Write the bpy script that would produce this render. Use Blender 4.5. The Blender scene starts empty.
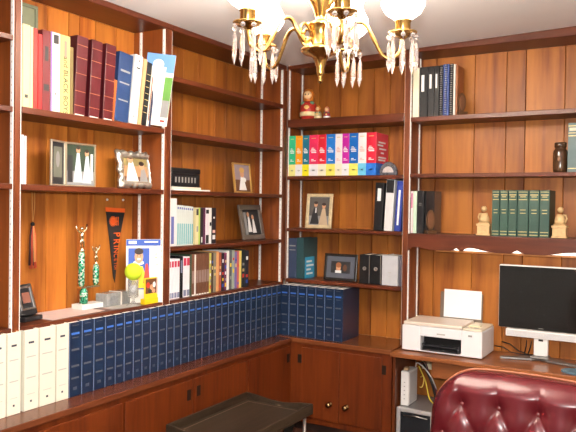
import bpy, bmesh, math, random
from mathutils import Vector, Matrix
random.seed(7)
C = bpy.context.scene.collection
PI = math.pi
# ---------------------------------------------------------------- camera
cam_d = bpy.data.cameras.new('camera'); cam = bpy.data.objects.new('camera', cam_d); C.objects.link(cam)
cam_d.sensor_width = 36; cam_d.lens = 42.39; cam_d.clip_start = .05
CR = Vector((0.86051816, 0.50922916, 0.01393411)); CU = Vector((-0.02011413, 0.00663275, 0.99977569)); CF = Vector((-0.50902252, 0.86060541, -0.0159503))
mw = Matrix((CR, CU, -CF)).transposed().to_4x4(); mw.translation = Vector((1.8831, -3.1588, 1.4488))
cam.matrix_world = mw
bpy.context.scene.camera = cam
# ---------------------------------------------------------------- light and exposure
vs = bpy.context.scene.view_settings
vs.view_transform = 'Standard'; vs.look = 'None'; vs.exposure = 0.0; vs.gamma = 1.0; vs.use_curve_mapping = False
world = bpy.data.worlds.new('room_light'); bpy.context.scene.world = world; world.use_nodes = True
world.node_tree.nodes['Background'].inputs[0].default_value = (1.0, .93, .85, 1); world.node_tree.nodes['Background'].inputs[1].default_value = .42
def point_light(name, loc, power, col, size):
    l = bpy.data.lights.new(name, 'POINT'); l.energy = power; l.color = col; l.shadow_soft_size = size
    o = bpy.data.objects.new(name, l); o.location = loc; C.objects.link(o); return o
point_light('camera_flash', mw.translation + CU * .12 - CF * .02, 192, (1.0, .97, .94), .018)
FLUOR = 2.0          # strip light behind the valance
BULB = 30.0          # chandelier bulbs
BULB_W = 58.0
# ---------------------------------------------------------------- materials
MATS = {}
def nodes_of(m):
    m.use_nodes = True; nt = m.node_tree; return nt, nt.nodes['Principled BSDF']
def mat(name, col, rough=.5, metal=0., vary=.12, scale=30, emit=None, trans=0., ior=1.45, alpha=1., spec=.5, coat=0.):
    if name in MATS: return MATS[name]
    m = bpy.data.materials.new(name); nt, b = nodes_of(m); L = nt.links
    tc = nt.nodes.new('ShaderNodeTexCoord'); no = nt.nodes.new('ShaderNodeTexNoise'); no.inputs['Scale'].default_value = scale; no.inputs['Detail'].default_value = 3
    mx = nt.nodes.new('ShaderNodeMix'); mx.data_type = 'RGBA'
    c = Vector(col)
    mx.inputs[6].default_value = (*(c * (1 - vary)), 1); mx.inputs[7].default_value = (*[min(1, v * (1 + vary)) for v in c], 1)
    L.new(tc.outputs['Object'], no.inputs['Vector']); L.new(no.outputs['Fac'], mx.inputs[0]); L.new(mx.outputs[2], b.inputs['Base Color'])
    b.inputs['Roughness'].default_value = rough; b.inputs['Metallic'].default_value = metal; b.inputs['IOR'].default_value = ior
    b.inputs['Transmission Weight'].default_value = trans; b.inputs['Alpha'].default_value = alpha; b.inputs['Specular IOR Level'].default_value = spec
    b.inputs['Coat Weight'].default_value = coat; b.inputs['Coat Roughness'].default_value = .12
    if emit: b.inputs['Emission Color'].default_value = (*emit[0], 1); b.inputs['Emission Strength'].default_value = emit[1]
    MATS[name] = m; return m
def wood(name, dark, light, axis=2, rough=.4, spec=.3, tone=False, gs=9, bump=.08):
    """grain stretched along one axis; optional per-plank tone stored on the faces"""
    if name in MATS: return MATS[name]
    m = bpy.data.materials.new(name); nt, b = nodes_of(m); L = nt.links; N = nt.nodes.new
    tc = N('ShaderNodeTexCoord'); mp = N('ShaderNodeMapping'); s = [gs, gs, gs]; s[axis] = gs * .09; mp.inputs['Scale'].default_value = s
    L.new(tc.outputs['Object'], mp.inputs['Vector'])
    vec = mp.outputs['Vector']
    at = None
    if tone:
        at = N('ShaderNodeAttribute'); at.attribute_name = 'tone'
        sc = N('ShaderNodeVectorMath'); sc.operation = 'SCALE'; sc.inputs[3].default_value = 40; L.new(at.outputs['Color'], sc.inputs[0])
        ad = N('ShaderNodeVectorMath'); ad.operation = 'ADD'; L.new(vec, ad.inputs[0]); L.new(sc.outputs[0], ad.inputs[1]); vec = ad.outputs[0]
    n1 = N('ShaderNodeTexNoise'); n1.inputs['Scale'].default_value = 1; n1.inputs['Detail'].default_value = 5; n1.inputs['Distortion'].default_value = 1.3
    n2 = N('ShaderNodeTexNoise'); n2.inputs['Scale'].default_value = 7; n2.inputs['Detail'].default_value = 4
    L.new(vec, n1.inputs['Vector']); L.new(vec, n2.inputs['Vector'])
    ma = N('ShaderNodeMath'); ma.operation = 'MULTIPLY_ADD'; ma.inputs[1].default_value = .45; L.new(n2.outputs['Fac'], ma.inputs[0]); L.new(n1.outputs['Fac'], ma.inputs[2])
    r = N('ShaderNodeValToRGB'); r.color_ramp.elements[0].position = .50; r.color_ramp.elements[1].position = .94
    r.color_ramp.elements[0].color = (*dark, 1); r.color_ramp.elements[1].color = (*light, 1)
    e = r.color_ramp.elements.new(.7); e.color = (*[(a * .45 + c * .55) for a, c in zip(dark, light)], 1)
    L.new(ma.outputs[0], r.inputs['Fac']); col = r.outputs['Color']
    if tone:
        hs = N('ShaderNodeHueSaturation'); mr = N('ShaderNodeMapRange'); mr.inputs[3].default_value = .55; mr.inputs[4].default_value = 1.28
        L.new(at.outputs['Fac'], mr.inputs[0]); L.new(mr.outputs[0], hs.inputs['Value']); L.new(col, hs.inputs['Color'])
        col = hs.outputs['Color']
    L.new(col, b.inputs['Base Color']); b.inputs['Roughness'].default_value = rough; b.inputs['Specular IOR Level'].default_value = spec
    bp = N('ShaderNodeBump'); bp.inputs['Strength'].default_value = bump; bp.inputs['Distance'].default_value = .002
    L.new(n2.outputs['Fac'], bp.inputs['Height']); L.new(bp.outputs['Normal'], b.inputs['Normal'])
    MATS[name] = m; return m
PANEL = wood('honey_panelling', (.24, .058, .008), (.56, .195, .030), 2, .42, .35, True, 7)
FRAME_V = wood('reddish_upright_wood', (.075, .016, .005), (.17, .042, .010), 2, .35, .35)
FRAME_Y = wood('reddish_shelf_wood_left', (.058, .012, .005), (.12, .028, .009), 1, .35, .35)
FRAME_X = wood('reddish_shelf_wood_back', (.058, .012, .005), (.12, .028, .009), 0, .35, .35)
SIDE = wood('upright_side_wood', (.12, .026, .006), (.26, .068, .012), 2, .4, .35)
CAB = wood('red_cabinet_wood', (.066, .010, .002), (.14, .027, .004), 2, .42, .3)
COUNT_Y = wood('counter_wood_left', (.075, .019, .007), (.15, .042, .015), 1, .25, .4, bump=.02)
COUNT_X = wood('counter_wood_back', (.12, .034, .011), (.24, .075, .024), 0, .25, .5)
DESK = wood('desk_wood', (.17, .048, .015), (.32, .105, .032), 0, .28, .5)
TRAY = wood('dark_walnut', (.016, .010, .006), (.05, .032, .019), 1, .45, .25)
DARK = mat('dark_recess', (.03, .012, .007), .6)
STRIP = mat('pale_metal_strip', (.92, .90, .86), .4, .0)
NAVY = mat('navy_buckram', (.007, .019, .050), .28, vary=.25, scale=60, spec=.5)
PAGE = mat('white_paper', (.86, .84, .78), .8, vary=.05)
IVORY = mat('ivory_vinyl', (.74, .71, .59), .4, vary=.03)
WHITE = mat('white_plastic', (.70, .70, .70), .35, vary=.02)
BLACK = mat('black_vinyl', (.007, .007, .008), .42, spec=.35)
BRASS = mat('polished_brass', (.50, .31, .10), .2, 1., vary=.06)
SILVER = mat('silver_metal', (.62, .60, .58), .28, 1., vary=.1)
GOLD = mat('gold_print', (.70, .55, .22), .4, .4)
GREYBAND = mat('grey_print', (.30, .29, .27), .5)
BLUEBAND = mat('bright_blue_print', (.05, .16, .55), .45)
# ---------------------------------------------------------------- mesh builder
class G:
    def __init__(s): s.bm = bmesh.new(); s.m = 0
    def _fin(s, faces, smooth=False):
        for f in faces: f.material_index = s.m; f.smooth = smooth
    def box(s, a, b, rot=None, piv=None):
        x0, y0, z0 = a; x1, y1, z1 = b
        v = [s.bm.verts.new(p) for p in ((x0,y0,z0),(x1,y0,z0),(x1,y1,z0),(x0,y1,z0),(x0,y0,z1),(x1,y0,z1),(x1,y1,z1),(x0,y1,z1))]
        fs = [s.bm.faces.new([v[i] for i in q]) for q in ((3,2,1,0),(4,5,6,7),(0,1,5,4),(1,2,6,5),(2,3,7,6),(3,0,4,7))]
        s._fin(fs)
        if rot: bmesh.ops.rotate(s.bm, verts=v, cent=piv or (0,0,0), matrix=rot)
        return v
    def lathe(s, prof, c=(0,0,0), n=24, smooth=True, mtx=None):
        rings = []; newv = []
        for r, z in prof:
            if r < 1e-5: ring = [s.bm.verts.new((c[0], c[1], c[2] + z))]
            else: ring = [s.bm.verts.new((c[0] + r * math.cos(2*PI*i/n), c[1] + r * math.sin(2*PI*i/n), c[2] + z)) for i in range(n)]
            rings.append(ring); newv += ring
        fs = []
        for A, B in zip(rings, rings[1:]):
            for i in range(n):
                j = (i + 1) % n
                if len(A) == 1 and len(B) == 1: continue
                if len(A) == 1: fs.append(s.bm.faces.new((A[0], B[j], B[i])))
                elif len(B) == 1: fs.append(s.bm.faces.new((A[i], A[j], B[0])))
                else: fs.append(s.bm.faces.new((A[i], A[j], B[j], B[i])))
        if len(rings[0]) > 1: fs.append(s.bm.faces.new(list(reversed(rings[0]))))
        if len(rings[-1]) > 1: fs.append(s.bm.faces.new(rings[-1]))
        s._fin(fs, smooth)
        if mtx: bmesh.ops.transform(s.bm, matrix=mtx, verts=newv)
        return newv
    def tube(s, pts, r, n=8, smooth=True):
        pts = [Vector(p) for p in pts]; rings = []
        if not hasattr(r, '__len__'): r = [r] * len(pts)
        up = Vector((0, 0, 1)); last = None
        for i, p in enumerate(pts):
            t = (pts[min(i+1, len(pts)-1)] - pts[max(i-1, 0)]).normalized()
            if last is None:
                a = t.cross(up) if abs(t.z) < .95 else t.cross(Vector((1,0,0)))
            else: a = last - t * last.dot(t)
            a.normalize(); b = t.cross(a); last = a
            rings.append([s.bm.verts.new(p + (a * math.cos(2*PI*k/n) + b * math.sin(2*PI*k/n)) * r[i]) for k in range(n)])
        fs = []
        for A, B in zip(rings, rings[1:]):
            for k in range(n): fs.append(s.bm.faces.new((A[k], A[(k+1)%n], B[(k+1)%n], B[k])))
        fs.append(s.bm.faces.new(list(reversed(rings[0])))); fs.append(s.bm.faces.new(rings[-1]))
        s._fin(fs, smooth)
    def prism(s, poly, y0, y1, plane='xz'):
        """extrude a 2D outline; plane xz extrudes along y, xy along z, yz along x"""
        def P(a, b, c): return {'xz': (a, c, b), 'xy': (a, b, c), 'yz': (c, a, b)}[plane]
        A = [s.bm.verts.new(P(a, b, y0)) for a, b in poly]; B = [s.bm.verts.new(P(a, b, y1)) for a, b in poly]
        fs = [s.bm.faces.new(A), s.bm.faces.new(list(reversed(B)))]
        n = len(poly)
        for i in range(n): fs.append(s.bm.faces.new((A[i], B[i], B[(i+1)%n], A[(i+1)%n])))
        s._fin(fs)
    def sphere(s, c, r, sc=(1,1,1), n=14):
        g = bmesh.ops.create_uvsphere(s.bm, u_segments=n, v_segments=max(6, n//2+1), radius=r)
        bmesh.ops.scale(s.bm, vec=sc, verts=g['verts']); bmesh.ops.translate(s.bm, vec=c, verts=g['verts'])
        fs = {f for v in g['verts'] for f in v.link_faces}; s._fin(fs, True)
        return g['verts']
    def build(s, name, mats, parent=None, bevel=0., loc=None, rot=None, seg=2):
        bmesh.ops.recalc_face_normals(s.bm, faces=s.bm.faces)
        me = bpy.data.meshes.new(name); s.bm.to_mesh(me); s.bm.free()
        for m in (mats if isinstance(mats, (list, tuple)) else [mats]): me.materials.append(m)
        o = bpy.data.objects.new(name, me); C.objects.link(o)
        if parent: o.parent = parent
        if loc is not None: o.location = loc
        if rot is not None: o.rotation_euler = rot
        if bevel:
            b = o.modifiers.new('bevel', 'BEVEL'); b.width = bevel; b.segments = seg; b.limit_method = 'ANGLE'; b.angle_limit = .7
        return o
def box_obj(name, a, b, m, parent=None, bevel=0.):
    g = G(); g.box(a, b); return g.build(name, m, parent, bevel)
def tag(o, label, cat, group=None, kind=None):
    if label: o['label'] = label
    if cat: o['category'] = cat
    if group: o['group'] = group
    if kind: o['kind'] = kind
    return o
def thing(name, label, cat, loc=(0,0,0), rot=(0,0,0), group=None):
    o = bpy.data.objects.new(name, None); C.objects.link(o); o.empty_display_size = .05
    o.location = loc; o.rotation_euler = rot; return tag(o, label, cat, group)
def struct(o): o['kind'] = 'structure'; return o
def dup(root, loc, rot=None, label=None, group=None):
    r = root.copy(); C.objects.link(r); r.location = loc
    if rot is not None: r.rotation_euler = rot
    if label: r['label'] = label
    if group: r['group'] = group
    for ch in list(root.children):
        c = ch.copy(); C.objects.link(c); c.parent = r
        for q in list(ch.children):
            e = q.copy(); C.objects.link(e); e.parent = c
    return r
def text_obj(s, size, m, parent, loc, rot=(PI/2,0,0), name='lettering', align='CENTER', sx=1., extrude=.0003):
    cu = bpy.data.curves.new('t', 'FONT'); cu.body = s; cu.size = size; cu.extrude = extrude; cu.align_x = align; cu.align_y = 'CENTER'
    t = bpy.data.objects.new('t', cu); C.objects.link(t); bpy.context.view_layer.update()
    me = bpy.data.meshes.new_from_object(t.evaluated_get(bpy.context.evaluated_depsgraph_get())); bpy.data.objects.remove(t); bpy.data.curves.remove(cu)
    me.materials.clear(); me.materials.append(m)
    o = bpy.data.objects.new(name, me); C.objects.link(o); o.parent = parent; o.location = loc; o.rotation_euler = rot; o.scale = (sx, 1, 1); return o
ORD = ['first','second','third','fourth','fifth','sixth','seventh','eighth','ninth','tenth','eleventh','twelfth','thirteenth','fourteenth','fifteenth','sixteenth','seventeenth','eighteenth','nineteenth','twentieth','twenty-first','twenty-second','twenty-third','twenty-fourth','twenty-fifth','twenty-sixth','twenty-seventh','twenty-eighth','twenty-ninth','thirtieth']
RZ = {'L': PI/2, 'B': 0.}          # things on the left wall face +x, on the back wall -y
# ---------------------------------------------------------------- key heights and planes
D = .18; E = .118; ZC = .76; CEIL = 2.222
zL0, zS1, zS2, zS3, zS4 = 1.988, 1.760, 1.506, 1.265, 1.037
zM1, zM2, zM3, zM4 = 1.910, 1.606, 1.3255, 1.053
zR1, zR2, zR3 = 1.886, 1.610, 1.320
Y1, Y2, X1, XR = -1.708, -.968, .685, 1.95
# ---------------------------------------------------------------- the room
struct(box_obj('floor', (-.3, -5, -.05), (3.4, .3, 0), wood('dark_floor', (.05,.018,.01), (.12,.045,.02), 0, .35)))
CEILM = mat('ceiling_paint', (.93, .905, .89), .8, vary=.02, scale=4)
def ceil_at(x): return 2.200 + .028 * x
g = G(); g.prism([(-.3, ceil_at(-.3)), (3.4, ceil_at(3.4)), (3.4, 2.36), (-.3, 2.36)], -5, .3); struct(g.build('ceiling', CEILM))
PLASTER = mat('wall_paint', (.62, .55, .46), .8, vary=.03)
struct(box_obj('wall_left', (-.3, -5, 0), (-.235, .3, 2.19), PLASTER))
struct(box_obj('wall_back', (-.235, .235, 0), (3.4, .3, 2.27), PLASTER))
struct(box_obj('wall_right', (3.35, -5, 0), (3.4, .235, 2.27), PLASTER))
# ---------------------------------------------------------------- bookcases
def planks(name, wall, seams, z0, z1, parent, tones=None):
    """back panel of butted planks with a V groove between them"""
    bm = bmesh.new(); col = bm.loops.layers.color.new('tone')
    for i, (a, b) in enumerate(zip(seams, seams[1:])):
        g = .0025; t = tones[i] if tones and i < len(tones) else random.random()
        prof = [(a, .006), (a + g, 0), (b - g, 0), (b, .006), (b, .018), (a, .018)]
        A = []; B = []
        for u, v in prof:
            p = (u, D + v) if wall == 'B' else (-D - v, u)
            A.append(bm.verts.new((*p, z0))); B.append(bm.verts.new((*p, z1)))
        fs = [bm.faces.new(A), bm.faces.new(B)] + [bm.faces.new((A[k], A[(k+1)%6], B[(k+1)%6], B[k])) for k in range(6)]
        for f in fs:
            for l in f.loops: l[col] = (t, t, t, 1)
    bmesh.ops.recalc_face_normals(bm, faces=bm.faces)
    me = bpy.data.meshes.new(name); bm.to_mesh(me); bm.free(); me.materials.append(PANEL)
    o = bpy.data.objects.new(name, me); C.objects.link(o); o.parent = parent; return o
def wbox(wall, u0, u1, v0, v1, z0, z1):
    """u along the wall, v depth behind the front plane"""
    return ((u0, v0, z0), (u1, v1, z1)) if wall == 'B' else ((-v1, u0, z0), (-v0, u1, z1))
def bookcase(label, wall, u0, u1, shelves, seams, tones, zb, left_post, right_post, lp=.022, rp=.022, strips=(1, 1)):
    t = thing('bookcase', label, 'bookcase', (0,0,0), group=None)
    FR = FRAME_X if wall == 'B' else FRAME_Y
    z1 = {'L': 2.176, 'B': ceil_at(u0) - .020}[wall]
    planks('back_panel', wall, seams, zb, z1, t, tones)
    a0, a1 = u0, u1
    if left_post:
        box_obj('upright', *wbox(wall, u0 - lp, u0, 0, D, zb, z1), FRAME_V, t, .0015)
    if right_post:
        box_obj('upright', *wbox(wall, u1, u1 + rp, 0, D, zb, z1), FRAME_V, t, .0015)
    # side linings seen inside the bay, each with two slotted metal standards
    for sd, on in ((0, strips[0]), (1, strips[1])):
        if not on: continue
        ua, ub = (u0, u0 + .002) if sd == 0 else (u1 - .002, u1)
        box_obj('side_lining', *wbox(wall, ua, ub, .003, D, zb, z1), SIDE, t)
        for v in ((.004, .132) if wall == 'L' or u0 > .5 else (.010, .150)):
            g = G(); ua2, ub2 = (u0 + .002, u0 + .0055) if sd == 0 else (u1 - .0055, u1 - .002)
            a, b = wbox(wall, ua2, ub2, v, v + .012, zb + .005, z1 - .003); g.box(a, b)
            g.m = 1
            k = zb + .03
            uc = (ua2 + ub2) / 2
            while k < z1 - .03:
                du = (.0006 if sd == 0 else -.0006)
                a, b = wbox(wall, ua2 + du, ub2 + du, v + .0045, v + .0075, k, k + .006); g.box(a, b); k += .025
            g.build('shelf_standard', [STRIP, mat('slot_shadow_metal', (.50,.46,.42), .5)], t)
    for i, (z, th) in enumerate(shelves):
        box_obj('shelf', *wbox(wall, u0 + .0062, u1 - .0062, 0, D - .001, z - th, z), FR, t, .002)
    # cornice board along the ceiling
    g = G(); e = .012
    ua, ub = u0 - (lp if left_post else 0), u1 + (rp if right_post else 0)
    if wall == 'L': g.prism([(-D, z1), (.003, z1), (.003, ceil_at(.003) - .0008), (-D, ceil_at(-D) - .0008)], ua, ub)
    else: g.prism([(ua, z1), (ub, z1), (ub, ceil_at(ub) - .0008), (ua, ceil_at(ua) - .0008)], -.003, D)
    g.build('cornice', FR, t, .003)
    return t
tb = [.35, .6, .45, .75, .5, .65, .4]
bookcase('far left built-in bookcase bay cut off by the picture edge', 'L', -2.60, Y1 - .011, [(1.985, .018), (1.755, .018), (zS2, .018), (zS4, .02)], [-2.6, -2.35, -2.1, -1.93, Y1 - .011], [.3, .5, .2, .4], zS4 - .02, True, False)
bookcase('built-in bookcase bay with the trophies and the pennant', 'L', Y1 + .011, Y2 - .018, [(zS1, .022), (zS2, .02), (zS4, .02)], [Y1 + .011, -1.56, -1.442, -1.343, -1.289, -1.206, -1.09, Y2 - .018], [.75, .65, .85, .7, .9, .6, .75], zS4 - .02, True, True, .022, .036)
bookcase('built-in bookcase bay between the trophies bay and the room corner', 'L', Y2 + .018, -.036, [(zL0, .022), (zS1, .022), (zS2, .018), (zS3, .018), (zS4, .02)], [Y2 + .018, -.8, -.655, -.545, -.409, -.316, -.16, -.036], [.55, .35, .45, .6, .5, .3, .4], zS4 - .02, False, True, .036, .022)
cornerpost = None
bookcase('built-in bookcase bay right of the corner, with bright textbooks', 'B', .002, X1 - .012, [(zM1, .042), (zM2, .02), (zM3, .018), (zM4, .02)], [.002, .10, .234, .336, .43, .521, .594, X1 - .012], [.4, .45, .6, .35, .55, .5, .6], ZC, False, True, .022, .024)
rb = bookcase('wide built-in bookcase bay above the computer desk', 'B', X1 + .012, XR, [(zR1, .022), (zR2, .018)], [X1 + .012, .771, .965, 1.117, 1.206, 1.38, 1.5, 1.66, 1.8, XR], [.45, .55, .62, .5, .68, .45, .5, .6, .5], ZC - .003, False, True, .022, .024)
# shelf with scalloped valance, part of the bay above the desk
zlo = 1.243
notch = [(X1+.014,-.01),(X1+.03,.006),(X1+.06,.012),(X1+.10,.004),(X1+.13,0),(.915,0),(.925,.006),(.939,.014),(.953,.004),(.958,0),(.968,.0),(.976,.010),(1.0,.017),(1.03,.015),(1.06,.008),(1.10,.002),(1.12,0),(1.19,0),(1.203,.008),(1.218,.015),(1.235,.006),(1.25,0),(1.34,0),(1.38,.006),(1.42,.013),(1.46,.016),(1.49,.011),(1.505,0),(1.6,0),(1.615,.016),(1.63,.004),(1.65,0),(1.75,0),(1.78,.016),(1.85,.012),(XR-.002,0)]
g = G(); g.prism([(X1+.014, zR3-.002)] + [(x, zlo + h) for x, h in notch] + [(XR-.002, zR3-.002)], -.001, .016); g.build('scalloped_valance', FRAME_X, rb, .001)
box_obj('shelf', (X1+.018, .016, zR3-.02), (XR-.006, D-.001, zR3), FRAME_X, rb, .002)
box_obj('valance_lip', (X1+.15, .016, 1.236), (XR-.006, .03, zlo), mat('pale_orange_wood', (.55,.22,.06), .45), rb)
# corner post
cp = box_obj('corner_post', (-.02, -.0355, ZC + .285), (.0015, .0, 2.175), FRAME_V, None, .0015); tag(cp, 'narrow reddish wood post where the two shelf walls meet in the corner', 'post')
# strip light under the valance shelf
t = thing('strip_light', 'white strip light tucked behind the scalloped valance', 'light fixture', (1.42, .06, 1.25))
box_obj('light_tube', (-.50, -.028, -.006), (.50, .03, .03), mat('lit_tube', (.95,.93,.88), .4, emit=((1,.93,.80), FLUOR)), t, .004)
box_obj('end_cap', (-.52, -.028, -.006), (-.50, .03, .03), WHITE, t); box_obj('end_cap', (.50, -.028, -.006), (.52, .03, .03), WHITE, t)
box_obj('mounting_bracket', (-.5, -.02, .03), (.5, .02, .049), WHITE, t)
# ---------------------------------------------------------------- base cabinets and counters
HINGE = mat('black_iron', (.02, .015, .012), .45, .6)
KNOB = mat('old_brass_knob', (.35, .22, .10), .22, 1.)
def base_cabinet(label, wall, u0, u1, doors, hinges, knobs):
    t = thing('base_cabinet', label, 'cabinet', (0,0,0))
    f = -E + .012          # body front (in depth behind front plane)
    box_obj('body', *wbox(wall, u0, u1, f + .0, D, .33, ZC - .022), CAB, t)
    box_obj('plinth', *wbox(wall, u0, u1, f + .05, D, 0.001, .33), DARK, t)
    for k in range(3): box_obj('plinth_slat', *wbox(wall, u0, u1, f + .035, f + .05, .05 + .1*k, .075 + .1*k), mat('plinth_slat_wood', (.07,.022,.012), .5), t)
    ds = []
    for a, b in doors:
        ds.append(box_obj('door', *wbox(wall, a + .0015, b - .0015, f - .010, f - .0005, .36, .717), CAB, t, .003))
    for i, u, z in hinges:
        box_obj('hinge', *wbox(wall, u - .011, u + .011, f - .0135, f - .010, z - .022, z + .022), HINGE, ds[i], .001)
    for i, u, z in knobs:
        g = G(); pr = [(.014,0),(.014,.003),(.006,.006),(.006,.014),(.013,.018),(.014,.024),(.008,.030),(0,.031)]
        M_ = (Matrix.Rotation(PI/2, 4, 'X') if wall == 'B' else Matrix.Rotation(PI/2, 4, 'Y'))
        g.lathe(pr, n=16, mtx=M_)
        p = (u, f - .010, z) if wall == 'B' else (-(f - .010), u, z)
        g.build('knob', KNOB, ds[i], loc=p)
    return t
base_cabinet('red-brown base cabinet with paired doors below the left counter', 'L', -2.6, -E+.012, [(-2.55,-2.14),(-2.13,-1.735),(-1.725,-1.335),(-1.325,-.93),(-.92,-.525),(-.515,-.125)], [(3,-.957,.658),(4,-.893,.662),(5,-.151,.66),(1,-1.76,.66),(2,-1.70,.66)], [(5,-.48,.448),(4,-.56,.448),(3,-1.29,.448),(2,-1.37,.448)])
base_cabinet('red-brown two-door base cabinet below the back counter beside the desk', 'B', .106, .668, [(.172,.393),(.3935,.622)], [(0,.158+.008,.658),(1,.641-.008,.661)], [(0,.344,.448),(1,.436,.448)])
co = box_obj('countertop', (-D, -2.6, ZC-.022), (E, -E, ZC), COUNT_Y, None, .003); tag(co, 'long wooden countertop carrying white and navy binders along the left wall', 'countertop')
co = box_obj('countertop', (-D, -E+.0005, ZC-.022), (.668, D, ZC), COUNT_X, None, .003); tag(co, 'short wooden countertop left of the printer desk, partly under navy volumes', 'countertop')
dk = thing('built_in_desk', 'built-in wooden computer desk under the wide bookcase bay', 'desk', (0,0,0))
box_obj('desk_top', (.672, -.142, ZC-.024), (XR, D-.0005, ZC-.0032), DESK, dk, .003)
box_obj('side_panel', (.672, -.10, 0.001), (.684, D, ZC-.025), FRAME_V, dk)
planks('back_panel', 'B', [.685, .965, 1.2, 1.5, XR], .001, ZC-.0245, dk, [.4,.5,.45,.5])
box_obj('apron', (.862, -.095, .655), (XR-.02, -.08, ZC-.025), DESK, dk)
box_obj('divider', (.85, -.06, .68), (.862, D-.01, ZC-.025), FRAME_V, dk)
box_obj('side_panel', (XR, -.10, 0.001), (XR+.02, D, ZC-.004), FRAME_V, dk)
# ---------------------------------------------------------------- books
COVERS = {}
def cov(name, col, rough=.45): return mat('cover_' + name, col, rough, vary=.1, scale=50)
def volume(label, group, wall, u, w, z, h, d, cm, pages=PAGE, front=.015, lean=0., bands=(), name='book', cat='book', rnd=.004, text=None, spin=0.):
    """u: left end along the wall; front: how far the spine sits behind the front plane; bands: (z0, z1, material, width fraction, offset) as fractions of the height"""
    lift = (w * math.sin(lean)) if lean > 0 else 0.
    loc = (u, front, z + lift + .0004) if wall == 'B' else (-front, u, z + lift + .0004)
    if lean < 0: pass
    t = thing(name, label, cat, loc, (0, lean, RZ[wall] + spin), group)
    g = G(); b = .0028 if w > .018 else w * .13
    gp = .0006
    g.box((gp, 0, 0), (w - gp, b, h)); g.box((gp, b, 0), (gp + b, d, h)); g.box((w - gp - b, b, 0), (w - gp, d, h))
    g.build('cover', cm, t, min(rnd, b * .9))
    tp = .0012 if rnd > .004 else .004
    box_obj('pages', (gp + b + .0001, b + .0001, .004), (w - gp - b - .0001, d - .004, h - tp), pages, t)
    for q in bands:
        z0, z1, m, wf = q[:4]; off = q[4] if len(q) > 4 else 0.
        c = w / 2 + off * w; nm = q[5] if len(q) > 5 else 'spine_band'
        box_obj(nm, (c - wf * w / 2, -.0006, z0 * h), (c + wf * w / 2, .0004, z1 * h), m, t)
    if text:
        s, size, m, zf, ang = text
        text_obj(s, size, m, t, (w / 2, -.0008, zf * h), (PI/2, ang, 0), 'title_lettering')
    return t
# white and navy law volumes along the left counter
wb = [(-1.925,.054),(-1.87,.054),(-1.815,.054),(-1.759,.054),(-1.695,.059),(-1.634,.068),(-1.564,.057)]
wl = ['ivory binder at the far left end of the counter, only partly in the picture', 'ivory binder left of the picture edge on the left counter', 'ivory binder standing under the left upright at the picture edge', 'ivory binder just left of the gap in the white binders', 'ivory binder just right of the gap in the white binders', 'widest ivory binder, second from the navy volumes', 'ivory binder touching the first navy volume']
for (u, w), lb in zip(wb, wl):
    bn = [(.84, .865, GREYBAND, .0), ]
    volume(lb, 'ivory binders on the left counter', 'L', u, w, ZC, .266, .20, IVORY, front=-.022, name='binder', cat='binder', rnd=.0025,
           bands=[(.004,.996, mat('buff_edge', (.42,.36,.26), .5), .025, -.475, 'joint_line'), (.83,.855, mat('dark_label', (.03,.03,.05), .5), .36, 0, 'title_label'), (.66,.675, mat('pale_grey_print', (.45,.44,.40), .5), .62), (.40,.415, MATS['pale_grey_print'], .62), (.20,.206, MATS['pale_grey_print'], .5), (.10,.125, mat('dark_label', (0,0,0)), .12, 0, 'spine_mark')])
DIM = mat('dull_grey_print', (.10,.10,.11), .5)
EDGE = mat('joint_highlight_blue', (.20,.26,.40), .4)  # flash highlight along each rounded spine joint, put into the colour
NAVYB = [(.004,.996, EDGE, .035, -.462, 'joint_line'), (.955,.962, DIM, .5), (.835,.862, BLUEBAND, .62, 0, 'title_label'), (.79,.80, DIM, .5), (.62,.645, DIM, .6), (.40,.425, DIM, .6), (.24,.262, DIM, .6), (.09,.13, mat('dim_print', (.06,.07,.10), .5), .3)]
ws = [.057,.057,.056,.052,.047,.05,.049,.048]; u = -1.507
n = 29; rest = (1.437 - sum(ws)) / (n - 8)
for i in range(n):
    w = ws[i] if i < 8 else rest + (.0035 if i % 3 == 0 else -.00175)
    lb = ('navy blue law volume touching the white binders' if i == 0 else 'navy blue law volume, %s from the white binders along the left counter' % ORD[i])
    if i == n - 1: lb = 'navy blue law volume nearest the corner at the end of the left counter row'
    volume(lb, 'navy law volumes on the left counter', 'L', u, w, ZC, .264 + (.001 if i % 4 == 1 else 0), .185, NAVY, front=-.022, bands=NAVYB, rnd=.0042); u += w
u = .0190
for i in range(7):
    w = .0530
    if i == 6: w = .388 - u
    lb = 'navy blue law volume on the back counter, %s from the corner' % ORD[i]
    if i == 6: lb = 'navy blue law volume at the right end of the back counter row, its cover showing'
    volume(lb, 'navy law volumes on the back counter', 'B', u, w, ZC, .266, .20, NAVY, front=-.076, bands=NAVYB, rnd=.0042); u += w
# --- top shelf of the trophies bay
RED = cov('scarlet', (.62, .02, .02)); MAR = cov('maroon', (.075, .008, .012), .35); CRM = cov('cream', (.68, .60, .33)); 
grp = 'books on the top shelf of the trophies bay'
def sb(lb, u, w, h, m, d=.15, lean=0., front=.02, bands=(), **k): return volume(lb, grp, 'L', u, w, zS1, h, d, m, front=front, lean=lean, bands=bands, **k)
INK = mat('black_ink', (.02,.02,.02), .6); REDINK = mat('red_ink', (.6,.04,.04), .6); GP = mat('pale_grey_print', (0,0,0))
sb('cream book beside the left upright on the top shelf', -1.675, .030, .276, CRM, bands=[(.12,.16,INK,.4)])
sb('thin yellowish paperback between cream and red books', -1.645, .012, .272, cov('straw', (.75,.66,.35)))
sb('thin dull red book right of the cream one', -1.632, .018, .272, cov('dull_red', (.30,.02,.015)))
sb('bright scarlet book on the top shelf', -1.613, .017, .256, RED)
sb('dark crimson thick book beside the white one', -1.596, .035, .275, cov('crimson', (.13,.008,.012)), bands=[(.25,.33,INK,.6),(.62,.8,INK,.4)])
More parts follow.
